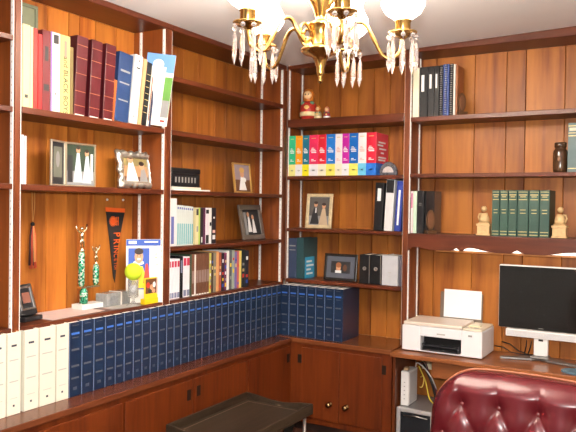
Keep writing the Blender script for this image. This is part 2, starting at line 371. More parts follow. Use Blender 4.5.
sb('white book with a purple edge on the top shelf', -1.561, .042, .276, cov('white', (.68,.66,.62)), bands=[(.0,1.0,mat('purple_print',(.25,.12,.5),.5),.12,-.42),(.86,.97,INK,.5,.05,'emblem'),(.03,.035,REDINK,.5),(.22,.24,INK,.1)])
sb('pale yellow book with vertical lettering on its spine', -1.518, .043, .275, cov('pale_yellow', (.62,.54,.20)), text=('and BLACK BOYS', .027, INK, .36, PI/2), bands=[(.72,.93,mat('faded_red_print',(.7,.25,.2),.6),.28,0,'red_lettering')])
sb('thin olive book behind the maroon bound volumes', -1.475, .015, .24, cov('olive', (.20,.14,.05)), d=.12)
for k, (uu, hh) in enumerate([(-1.458,.288),(-1.388,.288),(-1.318,.288)]):
    sb(['leftmost','middle','rightmost'][k] + ' of three maroon bound volumes with raised spine bands', uu, .052, hh, MAR, lean=.055, d=.15, bands=[(f, f+.008, mat('worn_gold', (.35,.16,.07), .4), .95) for f in (.12,.3,.52,.72,.88)]+[(0.001,.015,PAGE,.8)])
sb('thin rust book leaning beside the blue volume', -1.276, .016, .16, cov('rust', (.42,.10,.02)), lean=.10)
sb('thick royal blue book leaning on the top shelf', -1.258, .074, .270, cov('royal_blue', (.012,.035,.11)), lean=.10, bands=[(.55,.57,GREYBAND,.7),(.72,.75,GREYBAND,.7),(.3,.32,GREYBAND,.7)])
sb('white ring binder leaning between blue and tan books', -1.178, .044, .278, WHITE, lean=.12, name='binder', cat='binder', bands=[(.80,.82,INK,.5),(.9,.93,INK,.12),(.1,.12,INK,.12),(.45,.46,GP,.3)])
sb('thin tan book leaning against the black one', -1.131, .020, .272, cov('tan', (.62,.36,.17)), lean=.13)
sb('black book with gold bands leaning on the top shelf', -1.111, .030, .262, BLACK, lean=.13, bands=[(f, f+.008, GOLD, .7) for f in (.2,.3,.4,.5,.6,.7,.8)])
sb('thin white and brown booklet leaning on the top shelf', -1.080, .012, .244, cov('offwhite', (.8,.76,.7)), lean=.14, d=.06, bands=[(.1,.85,mat('brown_print',(.2,.08,.04),.6),.5)])
sb('thin dark blue album leaning beside the calendar', -1.066, .010, .252, cov('midnight', (.01,.015,.05)), lean=.15, d=.05)
# wall calendar leaning face-out at the end of that shelf
def printed(name, parent, w, h, shapes, y=-.001, base=None, loc=(0,0,0), rot=(0,0,0), thick=.002):
    """one flat printed sheet: base rectangle plus inked shapes (kind, cx, cz, rx, rz, material)"""
    mats = [base or PAGE]; g = G(); g.box((-w/2, 0, 0), (w/2, thick, h)); off = .0002
    for k, (kind, cx, cz, rx, rz, m) in enumerate(shapes):
        if m not in mats: mats.append(m)
        g.m = mats.index(m); off += .00004
        if kind == 'r': pl = [(cx-rx,cz-rz),(cx+rx,cz-rz),(cx+rx,cz+rz),(cx-rx,cz+rz)]
        elif kind == 'e': pl = [(cx+rx*math.cos(a*PI/9), cz+rz*math.sin(a*PI/9)) for a in range(18)]
        elif kind == 't': pl = [(cx-rx,cz-rz),(cx+rx,cz-rz),(cx+rx*.3,cz+rz),(cx-rx*.3,cz+rz)]
        pl = [(min(w/2, max(-w/2, a)), min(h, max(0, b))) for a, b in pl]
        f = g.bm.faces.new([g.bm.verts.new((a, -off, b)) for a, b in pl]); f.material_index = g.m
    return g.build(name, mats, parent, loc=loc, rot=rot)
SKY = mat('print_sky_blue', (.16,.35,.75), .5); GRN = mat('print_green', (.12,.30,.06), .5); SKIN = mat('print_skin', (.62,.32,.18), .5); PWHITE = mat('print_white', (.85,.85,.84), .5)
PBLK = mat('print_black', (.02,.02,.022), .5); PGRY = mat('print_grey', (.28,.28,.28), .5); PRED = mat('print_red', (.65,.05,.03), .5); PYEL = mat('print_yellow', (.85,.60,.02), .5); PBLU = mat('print_blue', (.03,.09,.42), .5); PBRN = mat('print_brown', (.13,.05,.02), .5)
HAIR = mat('print_dark_hair', (.03,.015,.01), .5)
t = thing('magazine', 'glossy magazine with sky and white building, leaning at the shelf end', 'magazine', (-.024, -1.043, zS1 + .0006), (0, .13, PI/2 - 1.17))
printed('front_cover', t, .155, .292, [('r',0,.255,.078,.037,SKY),('r',.055,.12,.022,.08,GRN),('r',-.02,.14,.055,.10,PWHITE),('e',-.01,.25,.03,.02,PWHITE),('r',.055,.07,.02,.035,PGRY),('r',.05,.02,.012,.004,PRED),('e',-.05,.05,.012,.02,PBLK),('r',-.035,.09,.008,.02,PYEL)], thick=.004, loc=(0,0,.0105))
t.children[0].scale = (.78, 1, 1)
# grey document frame standing behind the cream book
t = thing('picture_frame', 'grey-green frame standing behind the cream book on the top shelf', 'picture frame', (-.160, -1.548, zS1 + .0005), (-.01, 0, PI/2))
g = G(); fw = .012
g.box((-.05,0,0),(.05,.01,.012)); g.box((-.05,0,.383),(.05,.01,.395)); g.box((-.05,0,.012),(-.038,.01,.383)); g.box((.038,0,.012),(.05,.01,.383)); g.build('frame', mat('grey_green_frame', (.15,.16,.10), .5), t, .001)
printed('document', t, .076, .371, [('r',-.02,.28,.006,.06,PBLK)], loc=(0,.004,.012), base=mat('khaki_mat', (.20,.21,.13), .6))
# --- second shelf of the trophies bay
for k in range(3):
    volume(['leftmost','middle','rightmost'][k] + ' of three thin white booklets beside the left upright', 'thin white booklets', 'L', -1.664 + k*.0115, .0080, zS2, .170 - .003*k, .10, cov('booklet_white', (.8,.8,.84)), front=.05)
def frame(label, wall, u, front, z, w, h, fwid, fm, shapes, base, tilt=-.14, spin=0., name='picture_frame', mat_in=None, group=None, pbase=None):
    loc = (u, front, z + .0005) if wall == 'B' else (-front, u, z + .0005)
    t = thing(name, label, 'picture frame', loc, (tilt, 0, RZ[wall] + spin), group)
    g = G(); W = w/2; dz = .012
    g.box((-W,-dz/2,0),(W,dz/2,fwid)); g.box((-W,-dz/2,h-fwid),(W,dz/2,h)); g.box((-W,-dz/2,fwid),(-W+fwid,dz/2,h-fwid)); g.box((W-fwid,-dz/2,fwid),(W,dz/2,h-fwid))
    g.build('frame', fm, t, .0025)
    iw, ih = w - 2*fwid, h - 2*fwid
    if mat_in:
        mg, mm = mat_in; g = G(); g.box((-iw/2,0,fwid),(iw/2,.003,fwid+ih)); g.build('mat_board', mm, t); 
        printed('photograph', t, iw-2*mg, ih-2*mg, shapes, base=pbase, loc=(0,-.0022,fwid+mg))
    else: printed('photograph', t, iw, ih, shapes, base=pbase, loc=(0,0,fwid))
    if abs(tilt) > .05:
        a = -tilt; hh = h * .7; g = G(); g.box((-.015, -.0015, -hh * math.cos(a) / math.cos(a*1.0)), (.015, .0015, 0))
        g.build('easel_leg', BLACK, t, loc=(0, dz/2 + .002, hh), rot=(-.0 + 2*a, 0, 0)) if False else g.bm.free()
        g = G(); g.prism([(dz/2, hh), (dz/2+.003, hh), (hh*math.tan(2*a)+.006, .006 + hh*math.tan(2*a)*math.sin(a)), (hh*math.tan(2*a)+.003, .004 + hh*math.tan(2*a)*math.sin(a))], -.015, .015, 'yz')
        g.build('easel_leg', BLACK, t)
    return t
# silver folding double frame: two leaves hinged
t = thing('picture_frame', 'silver folding double frame with two children in pale blue dresses', 'picture frame', (-.10, -1.425, zS2 + .0006), (0, 0, PI/2))
def leaf(w, h, shapes, base, loc, rz, nm):
    g = G(); f = .007
    g.box((0,-.004,0),(w,.004,f)); g.box((0,-.004,h-f),(w,.004,h)); g.box((0,-.004,f),(f,.004,h-f)); g.box((w-f,-.004,f),(w,.004,h-f))
    o = g.build('leaf_frame', mat('champagne_metal', (.66,.58,.44), .3, .8), t, .0015, loc, (0,0,rz))
    printed('photograph', o, w-2*f, h-2*f, shapes, base=base, loc=(w/2,0,f), thick=.002)
leaf(.148, .165, [('r',0,.10,.067,.05,mat('print_dark_green',(.03,.05,.03),.5)),('r',0,.025,.067,.027,PGRY),('r',-.05,.06,.012,.05,PBLK),('t',-.012,.065,.022,.055,mat('print_pale_blue',(.55,.68,.75),.5)),('t',.032,.06,.022,.052,MATS['print_pale_blue']),('e',-.012,.132,.010,.013,SKIN),('e',.030,.122,.010,.013,SKIN),('e',-.012,.140,.010,.007,HAIR),('e',.030,.13,.010,.007,HAIR),('r',.055,.07,.006,.05,PWHITE)], PBRN, (0,0,0), 0, 'r')
leaf(.10, .165, [('r',0,.08,.03,.055,mat('print_sepia',(.16,.17,.13),.5)),('e',.0,.09,.014,.03,PGRY)], PBLK, (-.095,-.035,0), .36, 'l')
# ornate silver frame
def ornate(label, loc, w, h, rot):
    t = thing('picture_frame', label, 'picture frame', loc, rot)
    N = 72; out = []; inn = []
    for k in range(N):
        a = 2*PI*k/N; c, s = math.cos(a), math.sin(a); q = max(abs(c)/(w/2), abs(s)/(h/2)); x, z = c/q, s/q
        bump = 1 + .05*math.cos(a*14) + (.10 if abs(abs(x)-w/2) < .018 and abs(abs(z)-h/2) < .018 else 0)
        out.append((x*bump, z*bump + h/2 + .004)); q2 = max(abs(c)/(w/2-.03), abs(s)/(h/2-.027)); inn.append((c/q2, s/q2 + h/2 + .004))
    zmin = min(p[1] for p in out); out = [(a, b-zmin) for a, b in out]; inn = [(a, b-zmin) for a, b in inn]
    g = G(); bm = g.bm; layers = []
    mid = [((a*.45+c*.55), (b*.45+d*.55)) for (a,b),(c,d) in zip(out, inn)]
    layers = [[bm.verts.new((a,.006,b)) for a,b in out], [bm.verts.new((a,-.003,b)) for a,b in out], [bm.verts.new((a,-.012-.004*math.cos(k*1.7),b)) for k,(a,b) in enumerate(mid)], [bm.verts.new((a,-.003,b)) for a,b in inn], [bm.verts.new((a,.006,b)) for a,b in inn]]
    layers.append(layers[0])
    for A, B in zip(layers, layers[1:]):
        for k in range(N): f = bm.faces.new((A[k], A[(k+1)%N], B[(k+1)%N], B[k])); f.smooth = True
    g.build('frame', mat('tarnished_silver', (.55,.52,.46), .35, .8, vary=.35, scale=90), t)
    printed('photograph', t, w-.058, h-.050, [('r',0,.075,.09,.05,mat('print_tan',(.42,.24,.12),.5)),('r',0,.10,.09,.03,mat('print_foliage',(.25,.20,.08),.5)),('t',-.022,.045,.036,.045,PWHITE),('t',.042,.03,.026,.035,PGRY),('e',-.024,.098,.015,.018,SKIN),('e',-.024,.108,.015,.010,HAIR),('e',.036,.072,.014,.017,SKIN),('e',.036,.081,.015,.010,HAIR)], base=PBRN, loc=(0,.002,.026))
    g = G(); g.prism([(.008,.10),(.011,.10),(.054,.013),(.05,.011)], -.015, .015, 'yz'); g.build('easel_leg', SILVER, t)
    return t
ornate('ornate tarnished silver frame with a couple, right of the double frame', (-.08, -1.062, zS2 + .0015), .195, .152, (-.16, 0, PI/2 - .05))
# --- bottom shelf of the trophies bay
t = thing('desk_clock', 'black and silver desk clock tilted beside the left upright', 'clock', (-.085, -1.598, zS4 + .0005), (0, -.0, PI/2 + .2))
g = G(); rr = Matrix.Rotation(-.30, 3, 'X'); g.box((-.042,-.012,.016),(.042,.012,.125), rr, (0,0,.016)); g.build('case', mat('black_plastic', (.02,.02,.022), .3), t, .003)
g = G(); 
for a, b in (((-.034,-.016,.034),(.034,-.012,.040)),((-.034,-.016,.110),(.034,-.012,.116)),((-.034,-.016,.040),(-.029,-.012,.110)),((.029,-.016,.040),(.034,-.012,.110))): g.box(a, b, rr, (0,0,.016))
g.build('silver_rim', SILVER, t)
g = G(); g.box((-.018,-.0145,.058),(.018,-.012,.095), rr, (0,0,.016)); g.build('dial', mat('dull_dial', (.25,.10,.07), .3), t)
g = G(); g.box((-.045,-.03,0),(.045,.03,.016)); g.build('base', MATS['black_plastic'], t, .003)
t = box_obj('paper_sheet', (-.17,-.13,0), (.0,.13,.0012), mat('pinkish_paper', (.66,.52,.48), .7)); t.location = (-.02,-1.42,zS4+.0003); t.rotation_euler = (0,0,.05); tag(t, 'pale pinkish paper sheet lying flat before the trophies', 'paper')
t = box_obj('paper_sheet', (-.10,-.07,0), (.0,.07,.001), mat('grey_paper', (.42,.40,.38), .6)); t.location = (-.012,-1.19,zS4+.0003); t.rotation_euler = (0,0,-.15); tag(t, 'small grey leaflet lying flat in front of the acrylic block', 'paper')
GREENG = bpy.data.materials.new('green_holographic_column'); nt, b = nodes_of(GREENG)
tc = nt.nodes.new('ShaderNodeTexCoord'); vo = nt.nodes.new('ShaderNodeTexVoronoi'); vo.inputs['Scale'].default_value = 170; cr = nt.nodes.new('ShaderNodeValToRGB')
cr.color_ramp.interpolation = 'CONSTANT'; cr.color_ramp.elements[0].color = (.01,.13,.07,1); cr.color_ramp.elements[1].position = .62; cr.color_ramp.elements[1].color = (.60,.72,.60,1); e_ = cr.color_ramp.elements.new(.38); e_.color = (.05,.40,.22,1)
nt.links.new(tc.outputs['Object'], vo.inputs['Vector']); nt.links.new(vo.outputs['Color'], cr.inputs['Fac']); nt.links.new(cr.outputs['Color'], b.inputs['Base Color']); b.inputs['Roughness'].default_value = .25; b.inputs['Metallic'].default_value = .3
t = thing('trophy', 'tall trophy with green columns and gold figures on white marble base', 'trophy', (-.125, -1.285, zS4 + .0006), (0,0,PI/2))
box_obj('marble_base', (-.055,-.03,0), (.055,.03,.020), mat('white_marble', (.78,.78,.74), .3, vary=.15, scale=40), t, .002)
g = G(); g.lathe([(.016,0),(.016,.05),(.010,.055),(.010,.06)], (-.022,0,.020)); g.build('column', GREENG, t)
g = G(); g.box((-.045,-.012,.080),(.050,.012,.088)); g.build('bridge', mat('trophy_gold', (.78,.70,.48), .2, 1.), t, .001)
for x, z0, z1 in ((-.034,.088,.222),(.040,.088,.168)):
    g = G(); g.lathe([(.008,0),(.0125,.010),(.0125,z1-z0-.010),(.008,z1-z0)], (x,0,z0)); g.build('column', GREENG, t)
def figure(x, z, s):
    g = G(); g.lathe([(.012*s,0),(.013*s,.006*s),(.005*s,.012*s),(.005*s,.016*s)], (x,0,z), 12)
    g.tube([(x-.004*s,0,z+.016*s),(x-.006*s,0,z+.038*s),(x,0,z+.05*s)], [.004*s,.005*s,.007*s]); g.tube([(x+.012*s,0,z+.018*s),(x+.008*s,0,z+.036*s),(x,0,z+.05*s)], [.003*s,.005*s,.007*s])
    g.tube([(x,0,z+.048*s),(x,0,z+.075*s)], [.008*s,.010*s]); g.sphere((x,0,z+.088*s), .008*s)
    g.tube([(x-.008*s,0,z+.074*s),(x-.022*s,0,z+.082*s),(x-.030*s,0,z+.10*s)], .0035*s); g.tube([(x+.008*s,0,z+.074*s),(x+.022*s,0,z+.085*s),(x+.026*s,0,z+.105*s)], .0035*s)
    g.build('gold_figure', MATS['trophy_gold'], t)
figure(-.034, .222, 1.0); figure(.040, .168, .72)
GLASS = mat('clear_acrylic', (.82,.85,.85), .08, trans=.75, vary=.1, scale=60, alpha=.4)
t = thing('acrylic_block', 'grey translucent acrylic award block lying beside the trophy', 'award', (-.11, -1.165, zS4 + .0005), (0,0,PI/2 + .06))
box_obj('block', (-.07,-.03,0), (.07,.03,.052), mat('frosted_acrylic', (.45,.46,.45), .2, trans=.4, vary=.4, scale=70), t, .004)
box_obj('engraved_plate', (-.05,-.0315,.012), (-.005,-.0302,.042), mat('grey_engraving', (.20,.21,.22), .3, vary=.4, scale=120), t)
box_obj('ribbon', (.010,-.032,0.0), (.016,.032,.0535), mat('pale_ribbon', (.75,.72,.66), .4), t)
# leaning sports magazine
t = thing('magazine', 'large white sports magazine with a smiling boy in yellow jersey', 'magazine', (-.050, -1.049, zS4 + .0006), (-.05, 0, PI/2 - .7))
mgz = printed('front_cover', t, .185, .262, [('r',0,.248,.092,.013,PBLU),('r',-.06,.249,.02,.006,PWHITE),('r',.035,.251,.035,.003,PWHITE),('r',-.028,.140,.054,.085,PBLU),('t',-.024,.105,.050,.045,PYEL),('t',.012,.12,.018,.04,PRED),('e',-.03,.165,.028,.010,PWHITE),('e',-.028,.190,.022,.028,SKIN),('e',-.028,.212,.023,.014,HAIR),('e',-.036,.193,.003,.002,HAIR),('e',-.020,.193,.003,.002,HAIR),('e',-.028,.180,.009,.004,PWHITE),('r',.06,.20,.004,.002,GOLD),('r',.06,.185,.005,.002,GOLD),('r',.065,.155,.004,.002,GOLD),('r',.055,.235,.01,.001,PGRY)], thick=.004)
mgz.scale = (.80, 1, 1)
t = thing('photo_cube', 'yellow bordered team photo stand before the sports magazine', 'photo stand', (-.018, -1.053, zS4 + .0005), (0,0,PI/2))
box_obj('stand', (-.040,-.012,0), (.040,.012,.022), mat('yellow_card', (.80,.55,.01), .4), t, .001)
printed('photograph', t, .080, .085, [('r',0,.05,.033,.030,PBRN),('e',-.018,.055,.010,.012,PRED),('e',.002,.045,.010,.012,SKIN),('e',.018,.055,.009,.012,PWHITE),('e',-.008,.030,.010,.009,PBLK),('e',.015,.030,.010,.009,SKIN),('r',.036,.05,.004,.035,mat('print_pink',(.75,.45,.4),.5))], base=PYEL, loc=(0,-.008,.022))
# clear trophy with tennis ball and football
t = thing('ball_trophy', 'clear trophy tube holding a yellow-green tennis ball on top', 'trophy', (-.024, -1.142, zS4 + .0005), (0,0,PI/2))
g = G(); g.lathe([(.026,0),(.027,.004),(.012,.010),(.006,.02),(.006,.030),(.020,.036)], (0,0,0)); g.build('glass_foot', GLASS, t)
g = G(); g.lathe([(.020,.036),(.0215,.04),(.0215,.105),(.020,.105),(.020,.042),(0,.042)]); g.build('glass_tube', GLASS, t)
g = G(); g.sphere((.0,0,.064), .0185, n=16); g.build('small_football', mat('football_white_black', (.7,.7,.7), .4, vary=.8, scale=90), t)
g = G(); g.sphere((0,0,.137), .0345, n=24); g.build('tennis_ball', mat('tennis_felt', (.62,.85,.03), .8, vary=.05, scale=200), t)
# pennant
t = thing('pennant', 'black and orange felt pennant hanging point down on the panelling', 'pennant', (-D + .0045, -1.095, 1.43), (0,0,PI/2))
ORG = mat('orange_felt', (.85,.13,.015), .85, vary=.1, scale=200); BLF = mat('black_felt', (.012,.010,.010), .9)
g = G(); g.prism([(-.054,0),(.058,-.005),(.056,-.022),(-.050,-.018)], -.0015, .0015); g.build('header_band', ORG, t)
g = G(); g.prism([(-.050,-.0182),(.056,-.0222),(.020,-.16),(.012,-.24),(.004,-.315),(-.006,-.29),(-.025,-.16)], -.001, .0012); g.build('felt_field', BLF, t)
zz = -.098
for ch_, sz in zip('PRINCETON', (.054,.050,.042,.040,.034,.030,.025,.020,.015)):
    wd = sz * (.30 if ch_ == 'I' else .56)
    text_obj(ch_, sz, ORG, t, (.012 - .010*(-zz)/.3, -.0022, zz - wd/2), (PI/2, PI/2, 0), 'letter', sx=.72); zz -= wd
g = G(); 
for k in range(3):
    for a in range(16):
        if k == 0: g.box((-.002,-.002,.015),(.002,-.0012,.021), Matrix.Rotation(a*PI/8, 3, 'Y'), (0,0,0))
g.lathe([(.015,0),(.015,.0008),(.009,.0008),(.009,0)], (0,0,0), 20, False, Matrix.Translation((0,-.001,0)) @ Matrix.Rotation(PI/2, 4, 'X'))
g.prism([(0,.007),(.005,0),(0,-.007),(-.005,0)], -.0022, -.0012)
g.box((.017,-.002,-.018),(.021,-.0012,.018)); g.box((.027,-.002,-.018),(.031,-.0012,.018)); g.box((.017,-.002,-.002),(.031,-.0012,.002))
g.build('crest', ORG, t, loc=(-.012,-.0005,-.058))
for y in (-1.137, -1.046):
    g = G(); g.lathe([(.0045,0),(.0055,.003),(.003,.007),(0,.008)], n=12, mtx=Matrix.Rotation(PI/2, 4, 'Y')); o = g.build('push_pin', WHITE, None, loc=(-D + .0002, y, 1.461)); tag(o, ('left' if y < -1.1 else 'right') + ' white push pin above the pennant', 'pin', 'push pins above the pennant')
g = G(); 
# tassel cord hanging from the shelf edge
t = thing('tassel', 'gold, red and black tassel hanging by cords near the left upright', 'tassel', (-D + .014, -1.513, zS2 - .021))
g.tube([(0,-.004,0),(0,-.002,-.06),(0,0,-.115)], .0018); g.tube([(0,.008,0),(.002,.006,-.06),(0,.001,-.115)], .0018); g.build('cord', mat('gold_cord', (.45,.20,.05), .6), t)
for nm, c, k0 in (('gold', (.70,.40,.12), 0), ('dark', (.05,.02,.02), 1), ('red', (.50,.07,.03), 2)):
    g = G()
    for k in range(k0, 15, 3):
        a = k * 2.39996; q = .003 + .010 * math.sqrt(k / 15); g.tube([(.002*math.cos(a), .002*math.sin(a), -.118), (.006*math.cos(a)*.8, q*math.sin(a), -.16), (.008*math.cos(a), (q+.003)*math.sin(a), -.255-.012*(k % 3))], .0026, 6)
    g.build('tassel_fringe', mat('fringe_'+nm, c, .7), t)
g = G(); g.sphere((0,0,-.118), .008); g.build('knot', BLACK, t)
# --- bay between trophies and corner
for k, (h, dx, w, m, lb) in enumerate([(.016,.0,.20,IVORY,'white paper stack, lowest under the black books'),(.058,.0,.19,BLACK,'thick black album lying on the white papers'),(.022,.004,.195,BLACK,'thin black folder, topmost on the album')]):
    z = zS2 + [0, .017, .0765][k]
    if k == 0:
        t = box_obj('paper_stack', (-.15,0,0),(0,.255,.006), PAGE); t.location = (-.02,-.905,zS2+.0004); tag(t, 'flat white papers, bottom layer under the black album', 'papers', 'stack beside the upright')
        t = box_obj('paper_stack', (-.14,0,0),(0,.20,.0095), IVORY); t.location = (-.03,-.905,zS2+.0068); tag(t, 'ivory folder lying between white papers and black album', 'folder', 'stack beside the upright')
    else:
        t = thing('album', lb, 'album', (-.03, -.905, z+.0004), (0,0,PI/2), 'stack beside the upright')
        g = G(); g.box((0,0,0),(w,.15,.0025)); g.box((0,0,h-.0025),(w,.15,h)); g.box((0,0,.0025),(w,.003,h-.0025)); g.build('cover', m, t, .001)
        box_obj('pages', (.003,.0032,.003),(w-.003,.145,h-.003), mat('dark_pages', (.05,.045,.04), .6), t)
        if k == 1:
            for q in range(7): box_obj('spine_band', (.02+q*.022,-.0006,.018),(.028+q*.022,.0003,.042), GREYBAND, t)
frame('small gold frame with a figure in white on the middle shelf', 'L', -.290, .08, zS2, .155, .155, .009, mat('gold_frame', (.70,.45,.14), .3, .8), [('r',0,.10,.07,.04,mat('print_mauve',(.32,.25,.28),.5)),('t',.0,.045,.034,.038,PWHITE),('e',0,.092,.018,.020,SKIN),('e',0,.110,.022,.014,mat('print_blond',(.62,.36,.10),.5)),('e',.02,.06,.014,.012,PWHITE)], None, tilt=-.12, pbase=PBRN)
frame('dark pewter frame with pale figures, tilted back, near the corner', 'L', -.178, .085, zS3, .205, .185, .026, mat('pewter', (.30,.27,.24), .32, .8), [('t',-.022,.06,.018,.045,PWHITE),('t',.018,.05,.018,.040,PWHITE),('e',-.024,.108,.011,.013,SKIN),('e',.016,.094,.011,.013,SKIN),('r',-.055,.06,.012,.06,PGRY)], None, tilt=-.2, pbase=PBLK)
grp = 'books on the shelf below the black albums'
def s3(lb, u, w, h, m, bands=(), d=.14, **k): return volume(lb, grp, 'L', u, w, zS3, h, d, m, front=.02, bands=bands, **k)
s3('tall white binder with a blue label beside the upright', -.927, .044, .206, WHITE, [(.05,.62,mat('slate_blue_print',(.12,.14,.38),.5),.42,-.15,'spine_label')], name='binder', cat='binder')
AQ = mat('aqua_print', (.16,.42,.46), .5)
for k in range(8):
    s3('thin white and aqua journal, %s from the tall white binder' % ORD[k], -.882 + k*.0140, .0135, .178 - .001*k, cov('journal_white', (.62,.66,.62)), [(.03,.55,AQ,.6),(.90,.95,mat('slate_blue_print',(0,0,0)),.6)], lean=0.)
cl = [(.018,'cream',(.78,.7,.6),'cream book with black marks right of the aqua journals',[(.8,.97,INK,.7),(.35,.5,GREYBAND,.5)]),(.008,'lime',(.45,.60,.12),'thin lime green book',()),(.020,'charcoal',(.03,.02,.025),'charcoal book beside the lime one',[(.05,.2,PWHITE,.3)]),(.012,'plum',(.10,.02,.06),'thin plum book',()),(.022,'soft_white',(.75,.68,.72),'pale pink-white book',[(.84,.95,INK,.8),(.02,.25,INK,.8)]),(.016,'ash_white',(.8,.8,.76),'ash white book with a black square',[(.5,.6,INK,.6)]),(.028,'ink_black',(.02,.015,.02),'black book with white circles at the right end',[(.12,.24,PWHITE,.6),(.30,.38,mat('print_pink',(0,0,0)),.6),(.7,.75,PWHITE,.3)])]
u = -.752
for w, nm, c, lb, bn in cl:
    w *= 1.19
    s3(lb + ' on the shelf over the magazines', u, w, .166, cov(nm, c), bn); u += w + .0006
grp = 'magazines and books on the lowest shelf near the corner'
def s4(lb, u, w, h, m, bands=(), d=.15, **k): return volume(lb, grp, 'L', u, w, zS4, h, d, m, front=.02, bands=bands, **k)
FOOT = mat('blue_grey_print', (.22,.24,.35), .5); RPT = mat('red_print', (.55,.03,.08), .5)
u = -.935
for k in range(4):
    s4('white file with red heading, %s from the upright' % ORD[k], u, .0185, .172, cov('file_white', (.82,.80,.84)), [(.80,.95,RPT,.7,0,'heading'),(.03,.16,FOOT,.8,0,'foot_print')], rnd=.001); u += .019
s4('thin black file between the white files', u, .022, .182, BLACK, [(.6,.9,FOOT,.4)]); u += .0225
for k in range(2):
    s4(('left' if k == 0 else 'right') + ' of two white files right of the thin black file', u, .0225, .178, cov('file_white2', (.82,.80,.84)), [(.78,.97,RPT,.8,0,'heading'),(.03,.18,FOOT,.8,0,'foot_print')], rnd=.001); u += .023
s4('dark green narrow book right of the white files', u, .014, .186, cov('dark_green', (.04,.07,.04))); u += .0145
for k in range(7):
    if k == 1: s4('narrow white strip book among brown journals', u, .010, .184, cov('strip_white', (.8,.78,.72))); u += .0105; continue
    s4('brown journal, %s of the brown run on the lowest shelf' % ORD[k if k == 0 else k-1], u, .0190, .186, cov('journal_brown', (.16,.065,.035)), [(.30,.60,mat('brown_grey_print',(.30,.20,.17),.5),.8,0,'title_panel'),(.0,.03,PAGE,.8)]); u += .0195
names = [('yellow_green',(.55,.52,.10),'yellow-green'),('dark_brown',(.06,.03,.02),'dark brown'),('grey_olive',(.25,.22,.15),'grey olive'),('peach',(.75,.38,.15),'peach'),('brick',(.40,.10,.05),'brick red'),('black_a',(.03,.02,.03),'black with specks'),('plum_b',(.16,.03,.08),'wine'),('pure_white',(.84,.84,.80),'plain white'),('smoke',(.10,.11,.12),'smoke grey'),('sage',(.35,.42,.33),'sage'),('violet',(.20,.15,.40),'violet'),('coral',(.60,.12,.12),'coral'),('lemon',(.80,.65,.15),'lemon'),('coal',(.015,.02,.02),'coal black'),('jet',(.02,.02,.03),'jet black')]
wsum = 0; W = [.014,.014,.02,.018,.018,.02,.018,.018,.02,.02,.018,.016,.018,.027,.03]
rs = random.Random(5)
for (nm, c, lb), w in zip(names, W):
    w *= 1.11
    h = .176 + rs.random() * .014
    bn = [(.1 + q*.16, .16 + q*.16 + rs.random()*.04, rs.choice([PWHITE, GOLD, PYEL, GREYBAND, PBLU, PRED]), .5) for q in range(5) if rs.random() > .35] if nm not in ('pure_white','peach','lemon') else []
    s4(lb + ' spined booklet at the right of the lowest magazine shelf', u, w, h, cov(nm, c), bn); u += w + .0004
# --- bay right of the corner
# nesting dolls
def doll(label, loc, s, body, scarf, det):
    t = thing('nesting_doll', label, 'nesting doll', loc, (0,0,.25), 'nesting dolls on the top shelf by the corner')
    prof = [(.030,0),(.038,.004),(.046,.03),(.047,.06),(.042,.085),(.031,.103),(.0295,.112),(.033,.128),(.032,.150),(.020,.168),(.006,.175),(0,.176)]
    g = G(); g.lathe([(r*s, z*s) for r, z in prof[:6]]); g.build('body', body, t)
    g = G(); g.lathe([(r*s, z*s) for r, z in prof[5:]]); g.build('head_scarf', scarf, t)
    g = G(); g.sphere((0,-.0225*s,.136*s), .024*s, (1,.6,1)); g.build('face', mat('doll_face', (.80,.50,.25), .4), t)
    g = G(); g.sphere((-.009*s,-.0365*s,.139*s), .0035*s, n=8); g.sphere((.009*s,-.0365*s,.139*s), .0035*s, n=8); g.build('eyes', INK, t)
    g = G(); g.lathe([(.0475*s,.022*s),(.0485*s,.03*s),(.0485*s,.04*s),(.0475*s,.045*s)]); g.build('painted_band', det, t)
    g = G(); g.sphere((0,-.034*s,.065*s), .020*s, (1,.7,1)); g.build('painted_apron', mat('doll_apron_gold', (.75,.50,.15), .4), t)
    g = G(); g.sphere((-.024*s,-.024*s,.092*s), .014*s, (1,.8,.8)); g.sphere((.024*s,-.024*s,.092*s), .014*s, (1,.8,.8)); g.build('painted_flowers', mat('doll_green', (.10,.22,.14), .4), t)
doll('large red and gold nesting doll on the top corner shelf', (.085, .085, zM1 + .0004), 1.0, mat('doll_red', (.42,.03,.02), .35), mat('doll_orange', (.45,.14,.02), .35), mat('doll_cream', (.80,.65,.35), .35))
doll('small cream nesting doll just right of the large one', (.144, .085, zM1 + .0004), .44, mat('doll_beige', (.50,.40,.22), .35), MATS['doll_orange'], MATS['doll_cream'])
doll('smallest red nesting doll, farthest right on the shelf', (.198, .085, zM1 + .0004), .40, mat('doll_crimson', (.35,.03,.05), .35), mat('doll_pink', (.60,.18,.12), .35), PWHITE)
# bright textbooks
tx = [('emerald',(.03,.50,.24),'emerald green','pale_yellow_foot',(.85,.80,.30)),('orange',(.85,.32,.01),'orange','white_foot',(.82,.82,.84)),('petrol',(.01,.16,.24),'petrol teal','yellow_foot',(.85,.78,.02)),('rose',(.72,.03,.11),'rose red','white_foot',(.82,.82,.84)),('scarlet_b',(.68,.02,.04),'scarlet','cream_foot',(.85,.80,.60)),('azure',(.02,.19,.62),'azure blue','yellow_b_foot',(.86,.80,.15)),('blush',(.85,.78,.78),'blush white','cream_foot',(.85,.80,.60)),('magenta',(.50,.02,.33),'magenta','white_foot',(.82,.82,.84)),('cobalt',(.01,.13,.48),'cobalt blue','yellow_b_foot',(.86,.80,.15)),('chalk',(.84,.82,.82),'chalk white','sky_foot',(.15,.55,.78)),('ruby',(.66,.02,.05),'ruby red','blue_foot',(.02,.16,.60))]
tu = [0.0,.049,.092,.133,.187,.235,.288,.328,.368,.419,.464,.519]
tu[0] = .008
